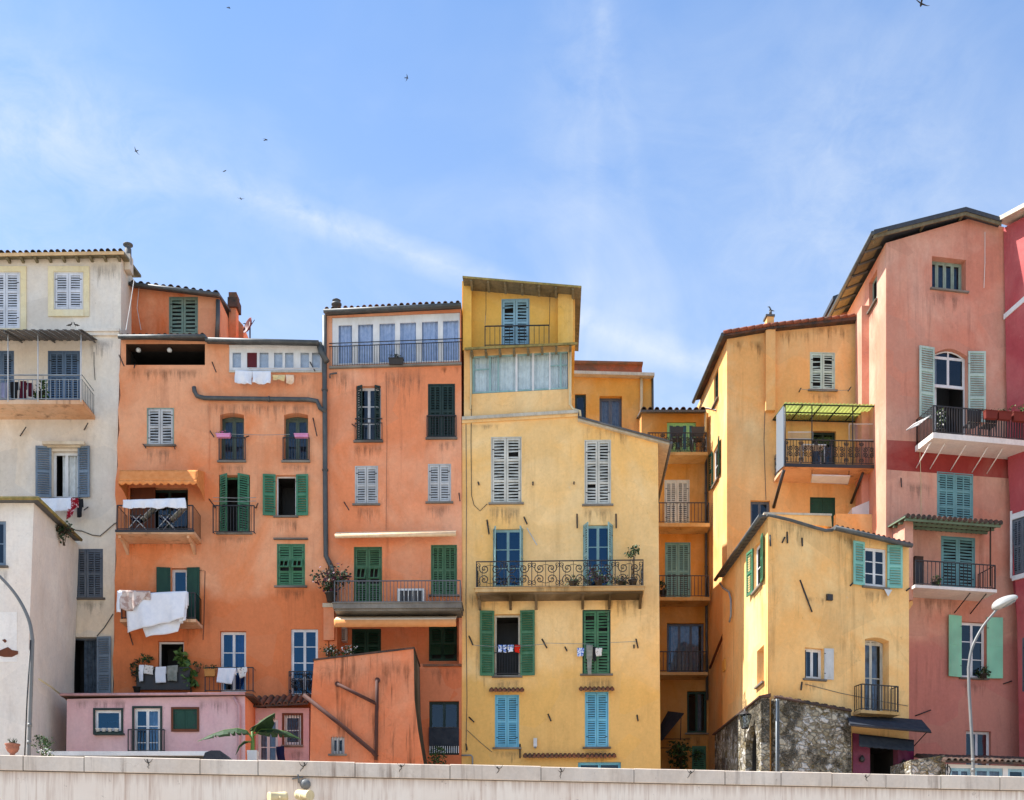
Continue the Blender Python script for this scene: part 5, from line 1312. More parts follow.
# a lower roof behind
mb = MB(); P9b = P9.off(-5.4); a, b = P9b.pt(833,300), P9b.pt(870,286); mb.hexa([a,b,b+bd9*4,a+bd9*4,a+up,b+up,b+bd9*4+up,a+bd9*4+up], M['darkroof']); mb.prism([P9b.off(-.3).pt(*p) for p in ((841,330),(872,330),(872,290),(841,300))], bd9*3, M['pink']); mb.build('rear_roof', H9)
bal,_ = balcony(H9, P9, 933,1052, 410,437.5,443, 1.35, 'bars', 'slab_white', 'iron', sides=(1,1), step=.11, r=.017, label='white balcony slab with black bar railing')
for x in (937,951,972,994,1009):
    mb = MB(); A = P9.off(1.35).pt(x-13+13,0) ; u = P9.off(1.2).u(x-4); zq = P9.off(1.35).z(990,443.5); mb.tube([P9.at(u,zq-.01,1.05), P9.at(u-.05,zq-.62,.02)], .022, M['slab_white'], 5); mb.build('strut', bal)
mb = MB(); Q = P9.off(1.2); Q2 = P9.off(.5); m = M['whiterail']
u0 = P9.off(1.5).u(933)+.02
fr = [P9.at(u0-.06,P9.off(1.5).z(933,414),1.4),P9.at(u0-.55,P9.off(1.5).z(933,420),1.0),P9.at(u0-.55,P9.off(1.5).z(933,420),.45),P9.at(u0-.06,P9.off(1.5).z(933,414),.5)]
mb.tube(fr, .02, m, 5, closed=True)
for t in (.25,.5,.75): mb.tube([fr[0].lerp(fr[3],t), fr[1].lerp(fr[2],t)], .014, m, 4)
mb.build('drying_rack', bal)
# tiled canopy on a green timber frame
Q = P9.off(1.35); a, b = Q.pt(905,517.5), Q.pt(1003,523.5)
mb = MB(); wb = 1.35; ua, ub = Q.u(905), Q.u(1003); zf = Q.z(950,520.5); zk = zf+.06
mb.hexa([P9.at(ua,zf,wb),P9.at(ub,zf,wb),P9.at(ub,zk,.003),P9.at(ua,zk,.003),P9.at(ua,zf+.05,wb),P9.at(ub,zf+.05,wb),P9.at(ub,zk+.05,.003),P9.at(ua,zk+.05,.003)], M['greenboard'])
n = 19
for i in range(n):
    u = ua+(ub-ua)*(i+.5)/n; mb.tube([P9.at(u,zf+.06,wb+.06+random.uniform(-.02,.02)),P9.at(u,zk+.06,.02)], .085, M['tile_dark'], 9)
for w in (.35,.8,1.25): mb.box(P9, ua+.05, ub-.05, zf+(wb-w)*.044-.10, zf+(wb-w)*.044-.008, w-.04, w+.04, M['greenboard'])
cp = mb.build('tiled_canopy', H9)
mb = MB(); u = Q.u(994); mb.tube([P9.at(u,zf,1.1),P9.at(u,P9.off(1.1).z(994,586),1.1)], .035, M['wood'], 5); mb.build('post', cp)
mb = MB(); u0, u1 = P9.off(.9).u(904), P9.off(.9).u(912.5); zz0, zz1 = P9.off(.9).z(908,600), P9.off(.9).z(908,520); mb.box(P9, u0, u1, zz0, zz1, .004, .95, M['pink']); mb.build('pier', H9)
bal,_ = balcony(H9, P9, 915,997, 562,587,590, 1.25, 'bars', 'slab_white', 'iron', step=.17, sides=(0,1), label='plain iron balcony with white slab under the tiled canopy')
for x in (968,984):
    mb = MB(); u = P9.off(.9).u(x); zq = P9.off(1.25).z(950,590); mb.tube([P9.at(u,zq-.004,1.05),P9.at(u-.05,zq-.5,.02)], .024, M['iron'], 5); mb.build('strut', bal)
mb = MB(); mb.pbox(P9, 915,556,923.5,585, .004,.45,M['wood']); mb.pbox(P9, 915.8,562,922.6,584, .452,.46,M['iron']); mb.build('meter_cupboard', H9)
for a in ((901,478,901.5,487),(915,716,931,710),(1003,684,1012,681)): iron_stub(H9, P9, *a, .1, r=.025)
mb = MB(); Q = P9.off(.02); mb.prism([Q.pt(*p) for p in ((905,596),(912,596),(913,604),(909,610),(907,609))], Vector((0,.015,0)), M['ochre_low']); mb.build('rust_patch', H9)

# ================================================================== crimson house at the right edge
cY = P9.Y(1003.5); P10 = Pl(1003.5, cY-.05, -55)
H10 = house('town_house', 1030, 44, 'crimson house cut off by the right edge, with white trim')
f = Fac(H10, P10, [(1003.6,228),(1100,176),(1100,880),(1021,850),(1017,620),(1008,470)], M['crimson'], 6, back=Vector((.6,.8,0)))
window(f, 1012,517,1032,573, 'slate', closed=True, rows=2, smat='slate', sill=False, bars=2); window(f, 1022.5,636,1040,690, 'slate', closed=True, rows=2, smat='slate', sill=False)
f.finish()
surround(H10, P10, 1010,511,1036,578, 1011.7,516.7,1032.3,573.3, 'white', .05)
mb = MB(); Q = P10.off(.04); mb.prism([Q.pt(*p) for p in ((1003.5,319.5),(1060,270),(1060,264),(1003.5,314.5))], Vector((P10.nx,P10.ny,0))*-.05, M['white']); mb.build('white_trim', H10)
mb = MB(); Q = P10.off(.5); q2 = P10.off(-2); a, b = Q.pt(996,222), Q.pt(1090,172)
bk = Vector((-P10.nx,-P10.ny,0))*6+Vector((0,0,.8)); mb.hexa([a,b,b+bk,a+bk,a+up,b+up,b+bk+up,a+bk+up], M['paleboard']); mb.build('roof', H10)

# ================================================================== low stone shed at the right foot
P11 = Pl(930, 42.6, 10)
H11 = house('stone_shed', 975, 43, 'low shed with tiled roof and pale blue windows at the foot of the pink house', 'shed')
f = Fac(H11, P11, [(946,764),(1080,768),(1080,850),(946,850)], M['plastic_white'], 2)
window(f, 950,768,971,800, 'paleblue', rec=.1, nx=2, ny=1, sill=False, curtain=('lace',0,1)); window(f, 975,768,1003,800, 'paleblue', rec=.1, nx=2, ny=1, sill=False, curtain=('lace',0,1)); window(f, 1008,769,1040,800, 'paleblue', rec=.1, nx=2, ny=1, sill=False)
f.finish()
roof(H11, P11, (945,762),(1085,766), over=.3, thick=.06, back=2.2, rise=.5, mat='tile_dark', tiles='tile_dark', tpitch=.22)
f = Fac(H11, P11.off(.05), [(911,760),(945,755),(946.5,850),(911,850)], M['stone_small'], 1.5, name='stone_wall'); f.finish()
mb = MB(); Q = P11.off(.12); mb.tube([Q.pt(948,772),Q.pt(946,768),Q.pt(949,766),Q.pt(951,770),Q.pt(949,776),Q.pt(947,781)], .02, M['iron'], 5); mb.tube([Q.pt(947.5,764),Q.pt(947.5,790)], .02, M['iron'], 5); mb.build('iron_scroll', H11)

# run-off and mould where the photograph shows it
for x0,y0,x1,y1 in ((768,519,832,575),(835,533,860,570),(805,597,832,618)): pstain(H8, P8, x0,y0,x1,y1, 'stain_c')
for x0,y0,x1,y1 in ((730,340,764,372),(776,330,812,362),(812,324,850,362)): pstain(H7, P7, x0,y0,x1,y1, 'stain_d')
pstain(H4, P4, 466,592,500,625,'stain_b'); pstain(H4, P4, 600,593,645,640,'stain_a'); pstain(H4, P4, 475,640,492,720,'stain_b'); pstain(H4, P4, 580,424,640,440+20,'stain_b'); pstain(H4, P4, 466,424,500,436,'stain_b')
for x0,y0,x1,y1 in ((898,262,930,330),(970,262,1000,320),(905,482,932,512)): pstain(H9, P9, x0,y0,x1,y1, 'stain_b') if x0 == 905 else None
pstain(H9, P9, 915,592,960,640, 'stain_a'); pstain(H9, P9, 1000,445,1010,520,'stain_a')
for x0,y0,x1,y1 in ((316,662,345,735),(345,664,372,757),(352,690,378,757),(380,660,412,720)): pstain(H3b, Pb, x0,y0,x1,y1, 'stain_c')
pstain(H2, P2, 120,536,195,562,'stain_d'); pstain(H2, P2, 124,368,206,392,'stain_a'); pstain(H2, P2, 228,374,320,394,'stain_b'); pstain(H2, P2, 200,402,318,432,'stain_b'); pstain(H2, P2, 185,624,204,655,'stain_a')
pstain(H3, P3, 330,368,350,420,'stain_a'); pstain(H3, P3, 384,368,426,430,'stain_b'); pstain(H3, P3, 424,667,460,697,'stain_a'); pstain(H3, P3, 440,366,460,382,'stain_d')
pstain(H1, P1, 2,406,94,426,'stain_b'); pstain(H1, P1, 88,338,117,372,'stain_b'); pstain(H1, P1, 90,262,121,300,'stain_b')
pstain(H2b, Pr, 70,699,130,722,'stain_b'); pstain(H2b, Pr, 198,699,230,730,'stain_b')
# loose wires
cable(H1, P1, [(134,280),(131,300),(126,330)], .014, 'whiterail', .5); cable(H2, Pt, [(139,287),(137,308),(141,330)], .012, 'whiterail', .1)
cable(H4, P4, [(466,424),(466.5,500),(466,600),(467,700),(466,752)], .012, 'fascia', .03); cable(H4, P4, [(467,730),(480,742),(492,752)], .010, 'fascia', .03)
cable(H9, P9, [(893,600),(893.5,640),(896,700),(897,756)], .012, 'fascia', .03); cable(H9, P9, [(920,452),(921,482),(921,520)], .012, 'cream_pipe', .03); cable(H9, P9, [(985,232),(985,262),(984,288)], .014, 'slab_white', .03)
cable(H2, P2, [(196,570),(205,571),(204,620),(203,640)], .012, 'iron', .03); cable(H2, P2, [(209,398),(209.5,440),(209,470)], .010, 'orange', .03); cable(H3, P3, [(386,372),(387,440),(386,530)], .005, 'iron', .02); cable(H8, P8, [(805,684),(840,693),(880,701),(908,706)], .010, 'fascia', .03)
cable(H7, P7, [(765,410),(764,440),(765,470),(766,500)], .012, 'fascia', .03)
# ================================================================== long wall in front
Pw = Pl(512, 38.9, 8.2)
wl = thing('retaining_wall', (0, 38.9, 0), 'long pale stained wall with a band of coping stones along the bottom of the view', 'wall')
def wall_mat():
    k = NT('stained_pale_concrete')
    base = k.mix(k.ramp(k.noise(k.mapping((.5,.5,.5)), 1, 6, .65), .35, .7), lin(238,219,200), lin(244,228,210))
    st = k.noise(k.mapping((5.5,5.5,.22)), 1, 5, .7); m2 = k.noise(k.mapping((.6,.6,.35)), 1, 4)
    base = k.mix(k.mul(k.mul(k.ramp(st, .48, .72), k.ramp(m2, .40, .62)), .8), base, lin(176,140,116))
    st2 = k.noise(k.mapping((9,9,.5),(3,1,2)), 1, 5, .7)
    base = k.mix(k.mul(k.ramp(st2, .6, .8), .35), base, lin(150,136,126))
    sz = k.n('ShaderNodeSeparateXYZ'); k.l(k.pos, sz.inputs[0])
    dn = k.noise(k.mapping((7,7,.12),(5,2,0)), 1, 6, .75); hang = k.n('ShaderNodeMath', operation='MULTIPLY_ADD'); k.l(dn, hang.inputs[0]); hang.inputs[1].default_value = -1.5
    k.l(sz.outputs[2], hang.inputs[2]); base = k.mix(k.mul(k.ramp(hang.outputs[0], 5.85, 6.35), .6), base, lin(164,128,104))     # rust run-off hanging from the coping joint
    sp = k.noise(k.mapping((3,3,3)), 1, 8, .75); base = k.mix(k.mul(k.ramp(sp, .63, .68), .55), base, lin(140,120,104))
    k.col(base); k.bump(k.noise(k.pos, 8, 6, .7), .3, .02); return k.done(.92, .15)
M['wall'] = wall_mat()
M['coping'] = stucco('coping_stone', lin(216,198,180), lin(226,210,194), lin(110,82,64), 30, .7, .4, spots=.7)
zc = Pw.z(512,766); ct = .46
mb = MB(); mb.box(Pw, -34, 36, 0, zc-ct, -1.2, 0, M['wall']); mb.build('wall_face', wl)
joints = [-70,-10,85,147,204,259,313,358,400,450,540,607,680,725,781,832,884,943,995,1050,1110]
joints = list(range(-520,-90,86))+[-80,23,84,200,258,355,450,541,634,725,781,832,886,941,1000,1060,1120]+list(range(1190,1650,72))
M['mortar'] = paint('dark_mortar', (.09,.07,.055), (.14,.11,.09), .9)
for a, b in zip(joints, joints[1:]):
    mb = MB(); u0, u1 = Pw.off(.07).u(a)+.012, Pw.off(.07).u(b)-.012; dz = random.uniform(-.012,.012); dw = random.uniform(-.008,.008)
    c = .018   # softly worn edges
    pr = [(.07+dw-c, zc-ct), (.07+dw, zc-ct+c), (.07+dw, zc+dz-c), (.07+dw-c, zc+dz), (-.5, zc+dz), (-.5, zc-ct)]
    mb.prism([Pw.at(u0, z, w) for w, z in pr], Vector((Pw.dx, Pw.dy, 0))*(u1-u0), M['coping']); mb.build('coping_stone', wl)
mb = MB(); mb.box(Pw, -34, 36, zc-ct-.016, zc-.03, -.45, .05, M['mortar']); mb.build('mortar_bed', wl)  # fills the joints; the strip below paints in the coping's shade line
# hairline cracks and lost mortar in the coping
M['drip'] = paint('black_crack', (.05,.04,.032), (.10,.08,.065), .9, .9)
rnd = random.Random(5)
for x in (147,400,497,560,690,866,304):
    q = Pw.off(.082); mb = MB()
    y0 = (CZ-zc)*F/Pw.Y(x)+HZ; y = y0+1.0; p = [q.pt(x,y)]; xx = x
    for i in range(5):
        xx += rnd.uniform(-1.6,1.6); y += rnd.uniform(1.0,2.2); p.append(q.pt(xx,y))
    mb.tube(p, .020, M['drip'], 4, r1=.006)
    for s_ in (-1,1): mb.tube([p[2], p[2]+Vector((s_*.08,0,.05)), p[2]+Vector((s_*.13,0,.14))], .012, M['drip'], 4, r1=.005)
    mb.build('crack', wl)
# ground and terrace
k = NT('pale_paving'); k.col(k.mix(k.ramp(k.noise(k.mapping((.8,.8,.8)),1,6,.6),.35,.65), (.27,.235,.195), (.34,.30,.25))); M['paving'] = k.done(.9,.2)
mb = MB(); mb.poly([(-900,-900,0),(900,-900,0),(900,900,0),(-900,900,0)], M['paving']); g = mb.build('ground', origin=(0,0,0)); tag(g, kind='structure', label='pale paved ground in front of the long wall')
mb = MB(); a = Pw.at(-34,0,-.6); b = Pw.at(36,0,-.6)
mb.prism([(a.x,a.y,TERR-.3),(b.x,b.y,TERR-.3),(40,75,TERR-.3),(-40,75,TERR-.3)], Vector((0,0,.3)), M['paving']); g = mb.build('terrace'); tag(g, kind='structure', label='raised street behind the long wall')

# floodlights on the wall
for x, y, tx, lab in ((278,797,-.80,'cream floodlight turned to the left on the long wall'),(304,795,.62,'cream floodlight with its rusty end turned to the right on the long wall')):
    c = Pw.off(.55).pt(x,y); t = thing('floodlight', c, lab, 'floodlight', 'floodlights on the long wall')
    d = Vector((tx,-.5,-.10)).normalized(); mb = MB(); L = .58
    mb.lathe(c-d*L/2, [(.10,0),(.15,.02),(.155,.10),(.15,.11),(.15,L-.05),(.165,L-.04),(.165,L),(.14,L)], M['floodcream'] if 'floodcream' in M else M['cream_pipe'], 18, axis=d); mb.build('body', t)
    mb = MB(); mb.lathe(c+d*(L/2-.03), [(.139,0),(.139,.012),(.05,.02)], M['rust'], 18, axis=d); mb.build('lens', t)
    mb = MB(); h = Vector((0,0,.17)); s_ = Vector((d.y,-d.x,0)).normalized()*.17
    mb.tube([c-s_, c-s_*1.0-h*1.0, c+s_-h, c+s_], .016, M['cream_pipe'], 5); w0 = Pw.at(Pw.u(x), c.z-.2, 0.0); mb.tube([c-h, w0], .03, M['cream_pipe'], 6); mb.build('yoke', t)
c = Pw.off(.12).pt(305,784); t = thing('junction_box', c, 'round grey junction box with a cross bracket above the two floodlights', 'box')
mb = MB(); mb.lathe(c+Vector((0,.12,0)), [(.16,0),(.16,.12),(.11,.16),(.04,.18)], M['lampgrey'], 14, axis=(0,-1,0)); mb.build('body', t)
mb = MB(); q = Pw.off(.06)
mb.tube([q.pt(292,779),q.pt(303,777)], .022, M['lampgrey'], 5); mb.tube([q.pt(298,774.5),q.pt(299,783)], .022, M['lampgrey'], 5); mb.build('bracket', t)

# street lamps behind the parapet
def lamp(name, P, pts, r0, r1, label):
    base = P.pt(*pts[0]); t = thing(name, (base.x, base.y, TERR), label, 'street lamp', 'street lamps behind the long wall')
    p3 = [Vector((base.x, base.y, TERR))]+[P.pt(*p) for p in pts]; mb = MB(); mb.tube(p3, r0, M['lampgrey'], 12, r1=r1)
    for zz in (.25,.5): 
        q = p3[1].lerp(p3[2], zz); mb.tube([q-Vector((0,0,.05)), q+Vector((0,0,.05))], r0*1.15, M['lampgrey'], 12)
    mb.build('pole', t); return t, p3
Pq = Pl(30, 37.6)
def smooth(pts, n=6):
    out = []
    for i in range(len(pts)-1):
        p0 = pts[max(i-1,0)]; p1 = pts[i]; p2 = pts[i+1]; p3 = pts[min(i+2,len(pts)-1)]
        for j in range(n):
            s_ = j/n; out.append(tuple(.5*((2*p1[k])+(-p0[k]+p2[k])*s_+(2*p0[k]-5*p1[k]+4*p2[k]-p3[k])*s_*s_+(-p0[k]+3*p1[k]-3*p2[k]+p3[k])*s_**3) for k in range(2)))
    out.append(tuple(pts[-1])); return out
t, p3 = lamp('street_lamp', Pq, [(28.5,760),(31,690)]+smooth([(32.5,640),(29.5,622),(21,603),(8,585),(-14,563)]), .06, .042, 'grey street lamp at the left whose curved arm reaches out of view')
mb = MB(); c = p3[-1]; mb.lathe(c+Vector((-.35,0,.05)), [(.05,-.5),(.16,-.3),(.2,0),(.16,.3),(.05,.42)], M['plastic_white'], 14, axis=(1,-.2,.35)); mb.build('lamp_head', t)
mb = MB(); mb.tube([Pq.off(.1).pt(24.5,760),Pq.off(.1).pt(27,700),Pq.off(.1).pt(30.5,640)], .022, M['iron'], 5); mb.build('cable', t)
Pq = Pl(972, 41.6)
t, p3 = lamp('street_lamp', Pq, [(973.5,780),(972,740),(969,690)]+smooth([(968.5,668),(972,648),(982,628),(993,614),(999,607)]), .055, .036, 'tall grey street lamp at the right with a white oval head over the pink house')
c = Pq.pt(1005,603); d = Vector((.92,-.3,.42)).normalized(); up = d.cross(Vector((0,1,0))).normalized(); up = -up if up.z < 0 else up; sd = d.cross(up)
mb = MB()
M['lamp_shell'] = paint('lamp_shell_grey', (.42,.42,.40), (.3,.3,.28), .5)
def egg(i, j):
    th = math.pi*i; ph = 2*math.pi*j; x = -math.cos(th)*.44; r = math.sin(th)**.8*(.29+.06*math.cos(th))
    v = math.cos(ph)*r; w = math.sin(ph)*r
    return c + d*x + sd*v*1.05 + up*(w*.75 if w > 0 else w*.42)
mb.grid(egg, 16, 18, M['lamp_shell']); mb.build('lamp_head', t)
mb = MB()
def egg2(i, j):
    th = math.pi*i; ph = 2*math.pi*j; x = .05-math.cos(th)*.28; r = math.sin(th)*.16
    return c + d*x + sd*math.cos(ph)*r + up*(-.05+math.sin(ph)*r*.42) - Vector((0,.06,.035))
M['lamp_glass'] = paint('grey_lamp_lens', (.16,.18,.18), (.3,.3,.3), .3); mb.grid(egg2, 10, 12, M['lamp_glass']); mb.build('lens', t)

# wall lantern on the ochre house
c = P8s.off(.65).pt(745,721); t = thing('wall_lantern', c, 'old black four-sided lantern on the shady side of the stone-based house', 'lantern')
mb = MB()
mb.lathe(c, [(.04,.42),(.05,.36),(.10,.33),(.22,.24),(.24,.22),(.03,.215)][::-1], M['iron'], 4)
mb.lathe(c, [(.11,-.28),(.13,-.25),(.135,-.22)], M['iron'], 4)
for sx in (-1,1):
    for axx in ((sx,0,0),(0,sx,0)): a_ = Vector(axx); mb.tube([c+a_*.13+Vector((0,0,-.23)), c+a_*.22+Vector((0,0,.22))], .014, M['iron'], 4)
mb.tube([c+Vector((0,0,-.28)), c+Vector((0,0,-.45)), P8s.at(P8s.u(745), c.z-.5, 0)], .022, M['iron'], 5); mb.build('frame', t)
mb = MB(); mb.lathe(c, [(.115,-.215),(.20,.21)], M['glass_dark'], 4); mb.build('glass', t)

# ================================================================== washing
G='washing on the lines of the orange house'
def cl(label, P, poly, w, mat, group='washing hung out on the houses', name='laundry', **k): return cloth(name, label, 'laundry', P, poly, w, mat, group, **k)
cl('white sheet hanging below the grey-shuttered window of the cream house', P1, ((40,498.5),(72,497.5),(72,509),(53,513)), .42, 'cloth_white')
cl('red and white patterned cloth beside the white sheet on the cream house', P1, ((71,498),(78,498),(73,516),(66,519)), .45, 'cloth_red', wave=.05)
cl('black cloth at the right end of the cream house window line', P1, ((77,499),(83,499),(82,517),(77,517)), .42, 'cloth_black')
cl('wine-red towel on the balcony rail of the cream house', P1, ((20,381),(26,381),(26,399),(20,399)), 1.2, 'cloth_wine'); cl('black trousers on the balcony rail of the cream house', P1, ((10,382),(19,382),(18,399),(11,399)), 1.2, 'cloth_black'); cl('pale lilac shirt at the left end of the cream house balcony', P1, ((0,383),(8,382),(7,399),(0,399)), 1.2, 'cloth_lilac')
cl('maroon cloth between the wine towel and the plant on the cream house balcony', P1, ((27,383),(33,383),(33,396),(28,396)), 1.2, 'cloth_wine')
cl('long white sheet laid over the balcony rail under the orange awning', P2, ((123,500),(185,498),(187,508),(123,508)), 1.28, 'cloth_white', nx=30)
cl('left one of two white towels under the small white windows', P2, ((235,370),(252,371),(251.5,384),(235,383.5)), .38, 'cloth_white'); cl('right one of two white towels under the small white windows', P2, ((252.6,371),(271,371),(270.5,383.5),(252.8,383.5)), .38, 'cloth_white')
cl('small yellow cloth right of the two white towels', P2, ((272.5,375),(285,375),(284.5,380.5),(273,380)), .34, 'cloth_cream'); cl('small peach cloth at the right end under the white windows', P2, ((286,375),(294,375),(293.5,383),(286.5,383)), .34, 'cloth_peach')
cl('big white mattress cover draped over the dark green shuttered balcony', P2, ((126,594),(187,591),(184,618),(127,632)), 1.28, 'cloth_white', nx=26, ny=16, wave=.06, freq=5); cl('second white sheet showing below the big mattress cover', P2, ((136,612),(183,612),(178,632),(146,637)), 1.10, 'cloth_white', nx=20, wave=.02, freq=5); cl('strip of white sheet at the right end of the big mattress cover', P2, ((179,592),(188,592),(186,621),(179,622)), 1.18, 'cloth_white')
cl('checked beige blanket folded over the left end of the big mattress cover', P2, ((119,590),(150,591),(133,611),(121,609)), 1.36, 'cloth_taupe', wave=.06); cl('white pillow case hanging at the far left of the bedding', P2, ((117,591),(122,591),(121,613),(117,613)), 1.36, 'cloth_white')
cl('white long shirt at the left of the lowest orange balcony', P2, ((139,665),(144,665),(143,682),(139,682)), .44, 'cloth_white', wave=.02); cl('patterned light shirt on the lowest orange balcony', P2, ((144.5,665),(153,666),(153,675),(144,674)), .44, 'cloth_ivory', wave=.02); cl('white towel in the middle of the lowest orange balcony', P2, ((155.5,667),(166,666.5),(165.5,683),(155.5,682.5)), .44, 'cloth_white', wave=.02); cl('grey towel right of the white towel on the lowest orange balcony', P2, ((167,666),(177.5,665),(177,681),(167.5,681.5)), .44, 'cloth_grey', wave=.02)
cl('white bath towel over the rail of the blue-curtained window', P2, ((218,668),(236,668),(232,684),(217,683)), .52, 'cloth_white', wave=.03); cl('white shirt beside the bath towel on the rail of the blue-curtained window', P2, ((237,668),(247,667),(246,677),(240,678)), .50, 'cloth_ivory', wave=.03)
for i,(x0,x1,m,l) in enumerate(((498,502.5,'cloth_blue','first blue and white shorts from the left in the green-shuttered window'),(503,506.5,'cloth_blue','second blue and white garment in the green-shuttered window'),(507.5,513.5,'cloth_blue','wider blue print cloth in the green-shuttered window'),(514.5,520,'cloth_scarlet','scarlet cloth at the right of the green-shuttered window'))):
    cl(l, P4, ((x0,645),(x1,645),(x1-.5,652+i%2),(x0+.4,652.5)), .20, m, wave=.012, nx=6, ny=5)
cl('blue and white shirt on the line left of the half-closed green shutters', P4, ((577,648),(584,648),(583.5,656),(577.5,656)), .27, 'cloth_blue', wave=.015); cl('long grey skirt hanging in front of the half-closed green shutters', P4, ((586,645),(592.5,645),(591.5,675),(588,675)), .27, 'cloth_grey', wave=.03); cl('small black jacket on the line by the half-closed green shutters', P4, ((592.5,647),(596,647),(596,660),(593.5,662)), .27, 'cloth_black', wave=.02); cl('white printed shirt right of the grey skirt', P4, ((595.5,648),(602,648),(601.5,656),(596,656)), .27, 'cloth_ivory', wave=.015)

# ================================================================== furniture and boxes
def deck_chair(x, label, flip=1):
    P = P2; Q = P.off(.75); u = Q.u(x); z0 = Q.z(x,530); t = thing('deck_chair', P.at(u,z0,.75), label, 'chair', 'deck chairs on the awning balcony')
    mb = MB(); fr = M['whiterail']
    for w in (.5,.95):
        mb.tube([P.at(u-.33*flip,z0,w),P.at(u+.12*flip,z0+.52,w)], .016, fr, 6); mb.tube([P.at(u+.30*flip,z0,w),P.at(u-.22*flip,z0+.5,w)], .016, fr, 6); mb.tube([P.at(u-.28*flip,z0+.5,w),P.at(u+.25*flip,z0+.46,w)], .02, M['iron'], 6)
        mb.tube([P.at(u+.1*flip,z0+.34,w),P.at(u+.62*flip,z0+.86,w)], .016, fr, 6)
    for a_,b_ in ((-.28,.5),(.25,.46),(.62,.86),(-.33,0)): mb.tube([P.at(u+a_*flip,z0+b_,.5),P.at(u+a_*flip,z0+b_,.95)], .016, fr, 6)
    mb.build('frame', t)
    mb = MB(); mb.grid(lambda i,j: P.at(u+(-.28+.40*i)*flip,z0+.40-.06*math.sin(i*3.1),.5+.45*j), 6, 2, M['cloth_navy']); o = mb.build('seat', t); o.modifiers.new('thickness','SOLIDIFY').thickness = .012
    mb = MB(); mb.grid(lambda i,j: P.at(u+(.12+.50*i)*flip,z0+.36+.50*i-.03*math.sin(i*3.1),.5+.45*j), 6, 2, M['cloth_grey']); o = mb.build('backrest', t); o.modifiers.new('thickness','SOLIDIFY').thickness = .03
deck_chair(139, 'left folding deck chair behind the bars of the awning balcony'); deck_chair(168, 'right folding deck chair behind the bars of the awning balcony')
def ac(P, x0,y0,x1,y1, w, label, mat='plastic_white', name='air_conditioner'):
    t = thing(name, P.off(w).pt((x0+x1)/2,y1), label, 'air conditioner'); mb = MB(); mb.pbox(P, x0,y0,x1,y1, w-.32, w, M[mat]); mb.build('casing', t)
    mb = MB(); Q = P.off(w+.012); h = y1-y0
    mb.pbox(P, x0+1.5,y0+2,x1-1.5,y1-1, w+.001, w+.006, M['iron'])
    for i in range(6): x = x0+2+(x1-x0-4)*i/5; mb.tube([Q.pt(x,y0+2),Q.pt(x,y1-1.5)], .010, M[mat], 4)
    mb.build('grille', t); return t
ac(P3, 397.5,588.5,424,604.5, .62, 'white air conditioner on the grey-railed balcony of the gallery house'); ac(Pl3, 337.5,627,346.5,641, .35, 'small white air conditioner in the shady loggia of the gallery house')
def cafe_chair(P, x, y, w, label, mat='iron', s=1):
    Q = P.off(w); u, z0 = Q.u(x), Q.z(x,y); t = thing('balcony_chair', P.at(u,z0,w), label, 'chair', 'dark chairs on the balconies'); mb = MB()
    for du in (-.2,.2):
        for dw in (-.2,.2): mb = MB(); mb.tube([P.at(u+du*1.1,z0,w+dw*1.1),P.at(u+du,z0+.44,w+dw)], .02, M[mat], 5); mb.build('leg', t)
    mb = MB(); mb.box(P, u-.24,u+.24,z0+.43,z0+.47,w-.23,w+.23,M[mat]); mb.build('seat', t)
    mb = MB(); mb.prism([P.at(u-.25*s,z0+.5,w+.2),P.at(u+.25*s,z0+.5,w+.2),P.at(u+.3*s,z0+.92,w+.26),P.at(u-.3*s,z0+.92,w+.26)], Vector((0,-.03,0)), M[mat]); mb.build('backrest', t)
cafe_chair(P6, 676, 450, .5, 'left dark chair on the top balcony of the alcove house'); cafe_chair(P6, 697, 450, .5, 'right dark chair on the top balcony of the alcove house')
cafe_chair(P9, 971, 437, .8, 'dark chair in the middle of the white balcony slab'); cafe_chair(P9, 988, 438, .9, 'dark chair by the red planters on the white balcony slab')
# bench-like drying rack under the deep balcony
Q = P7.off(1.3); t = thing('drying_rack', Q.pt(832,484), 'white folding drying rack hung under the deep ochre balcony', 'drying rack'); mb = MB()
c4 = [P7.off(1.5).pt(812,475),P7.off(1.5).pt(850,476),P7.off(.8).pt(848,484),P7.off(.8).pt(811,482)]; mb.tube(c4, .03, M['whiterail'], 5, closed=True); mb.build('frame', t); mb = MB()
for i in range(1,9): mb.tube([c4[0].lerp(c4[3],i/9),c4[1].lerp(c4[2],i/9)], .02, M['plastic_white'], 4)
mb.build('rods', t); mb = MB()
for x in (812,849): mb.tube([P7.off(1.4).pt(x,476),P7.off(1.4).pt(x,467)], .012, M['iron'], 4)
mb.build('hanger', t)
t = thing('water_tank', P7.off(1.0).pt(863,516), 'white sloping box on the terrace beside the pink house', 'box'); mb = MB(); Q = P7.off(1.1); mb.prism([Q.pt(852,516),Q.pt(873,515),Q.pt(873.5,499),Q.pt(852,508)], Vector((0,.7,0)), M['plastic_white']); mb.build('body', t)
mb = MB(); c = P7.off(.8).pt(880,501); t = thing('parabolic_antenna', c, 'small white dish on a bracket at the corner of the pink house', 'antenna'); mb.lathe(c, [(.02,0),(.2,.03),(.36,.12),(.37,.13),(.2,.05),(.01,.02)], M['plastic_white'], 16, axis=(-.6,-.6,.55)); mb.build('reflector', t); mb = MB(); mb.tube([c, c+Vector((.1,.35,-.45))], .03, M['iron'], 5); mb.build('bracket', t)
t = thing('balcony_table', P7.off(.9).pt(812,466), 'white table with a pale cloth behind the dark scrolled railing', 'table'); mb = MB(); u,z0 = P7.off(.9).u(812), P7.off(.9).z(812,465); mb.box(P7,u-.5,u+.5,z0+.70,z0+.74,.6,1.2,M['plastic_white']); mb.build('tabletop', t); mb = MB()
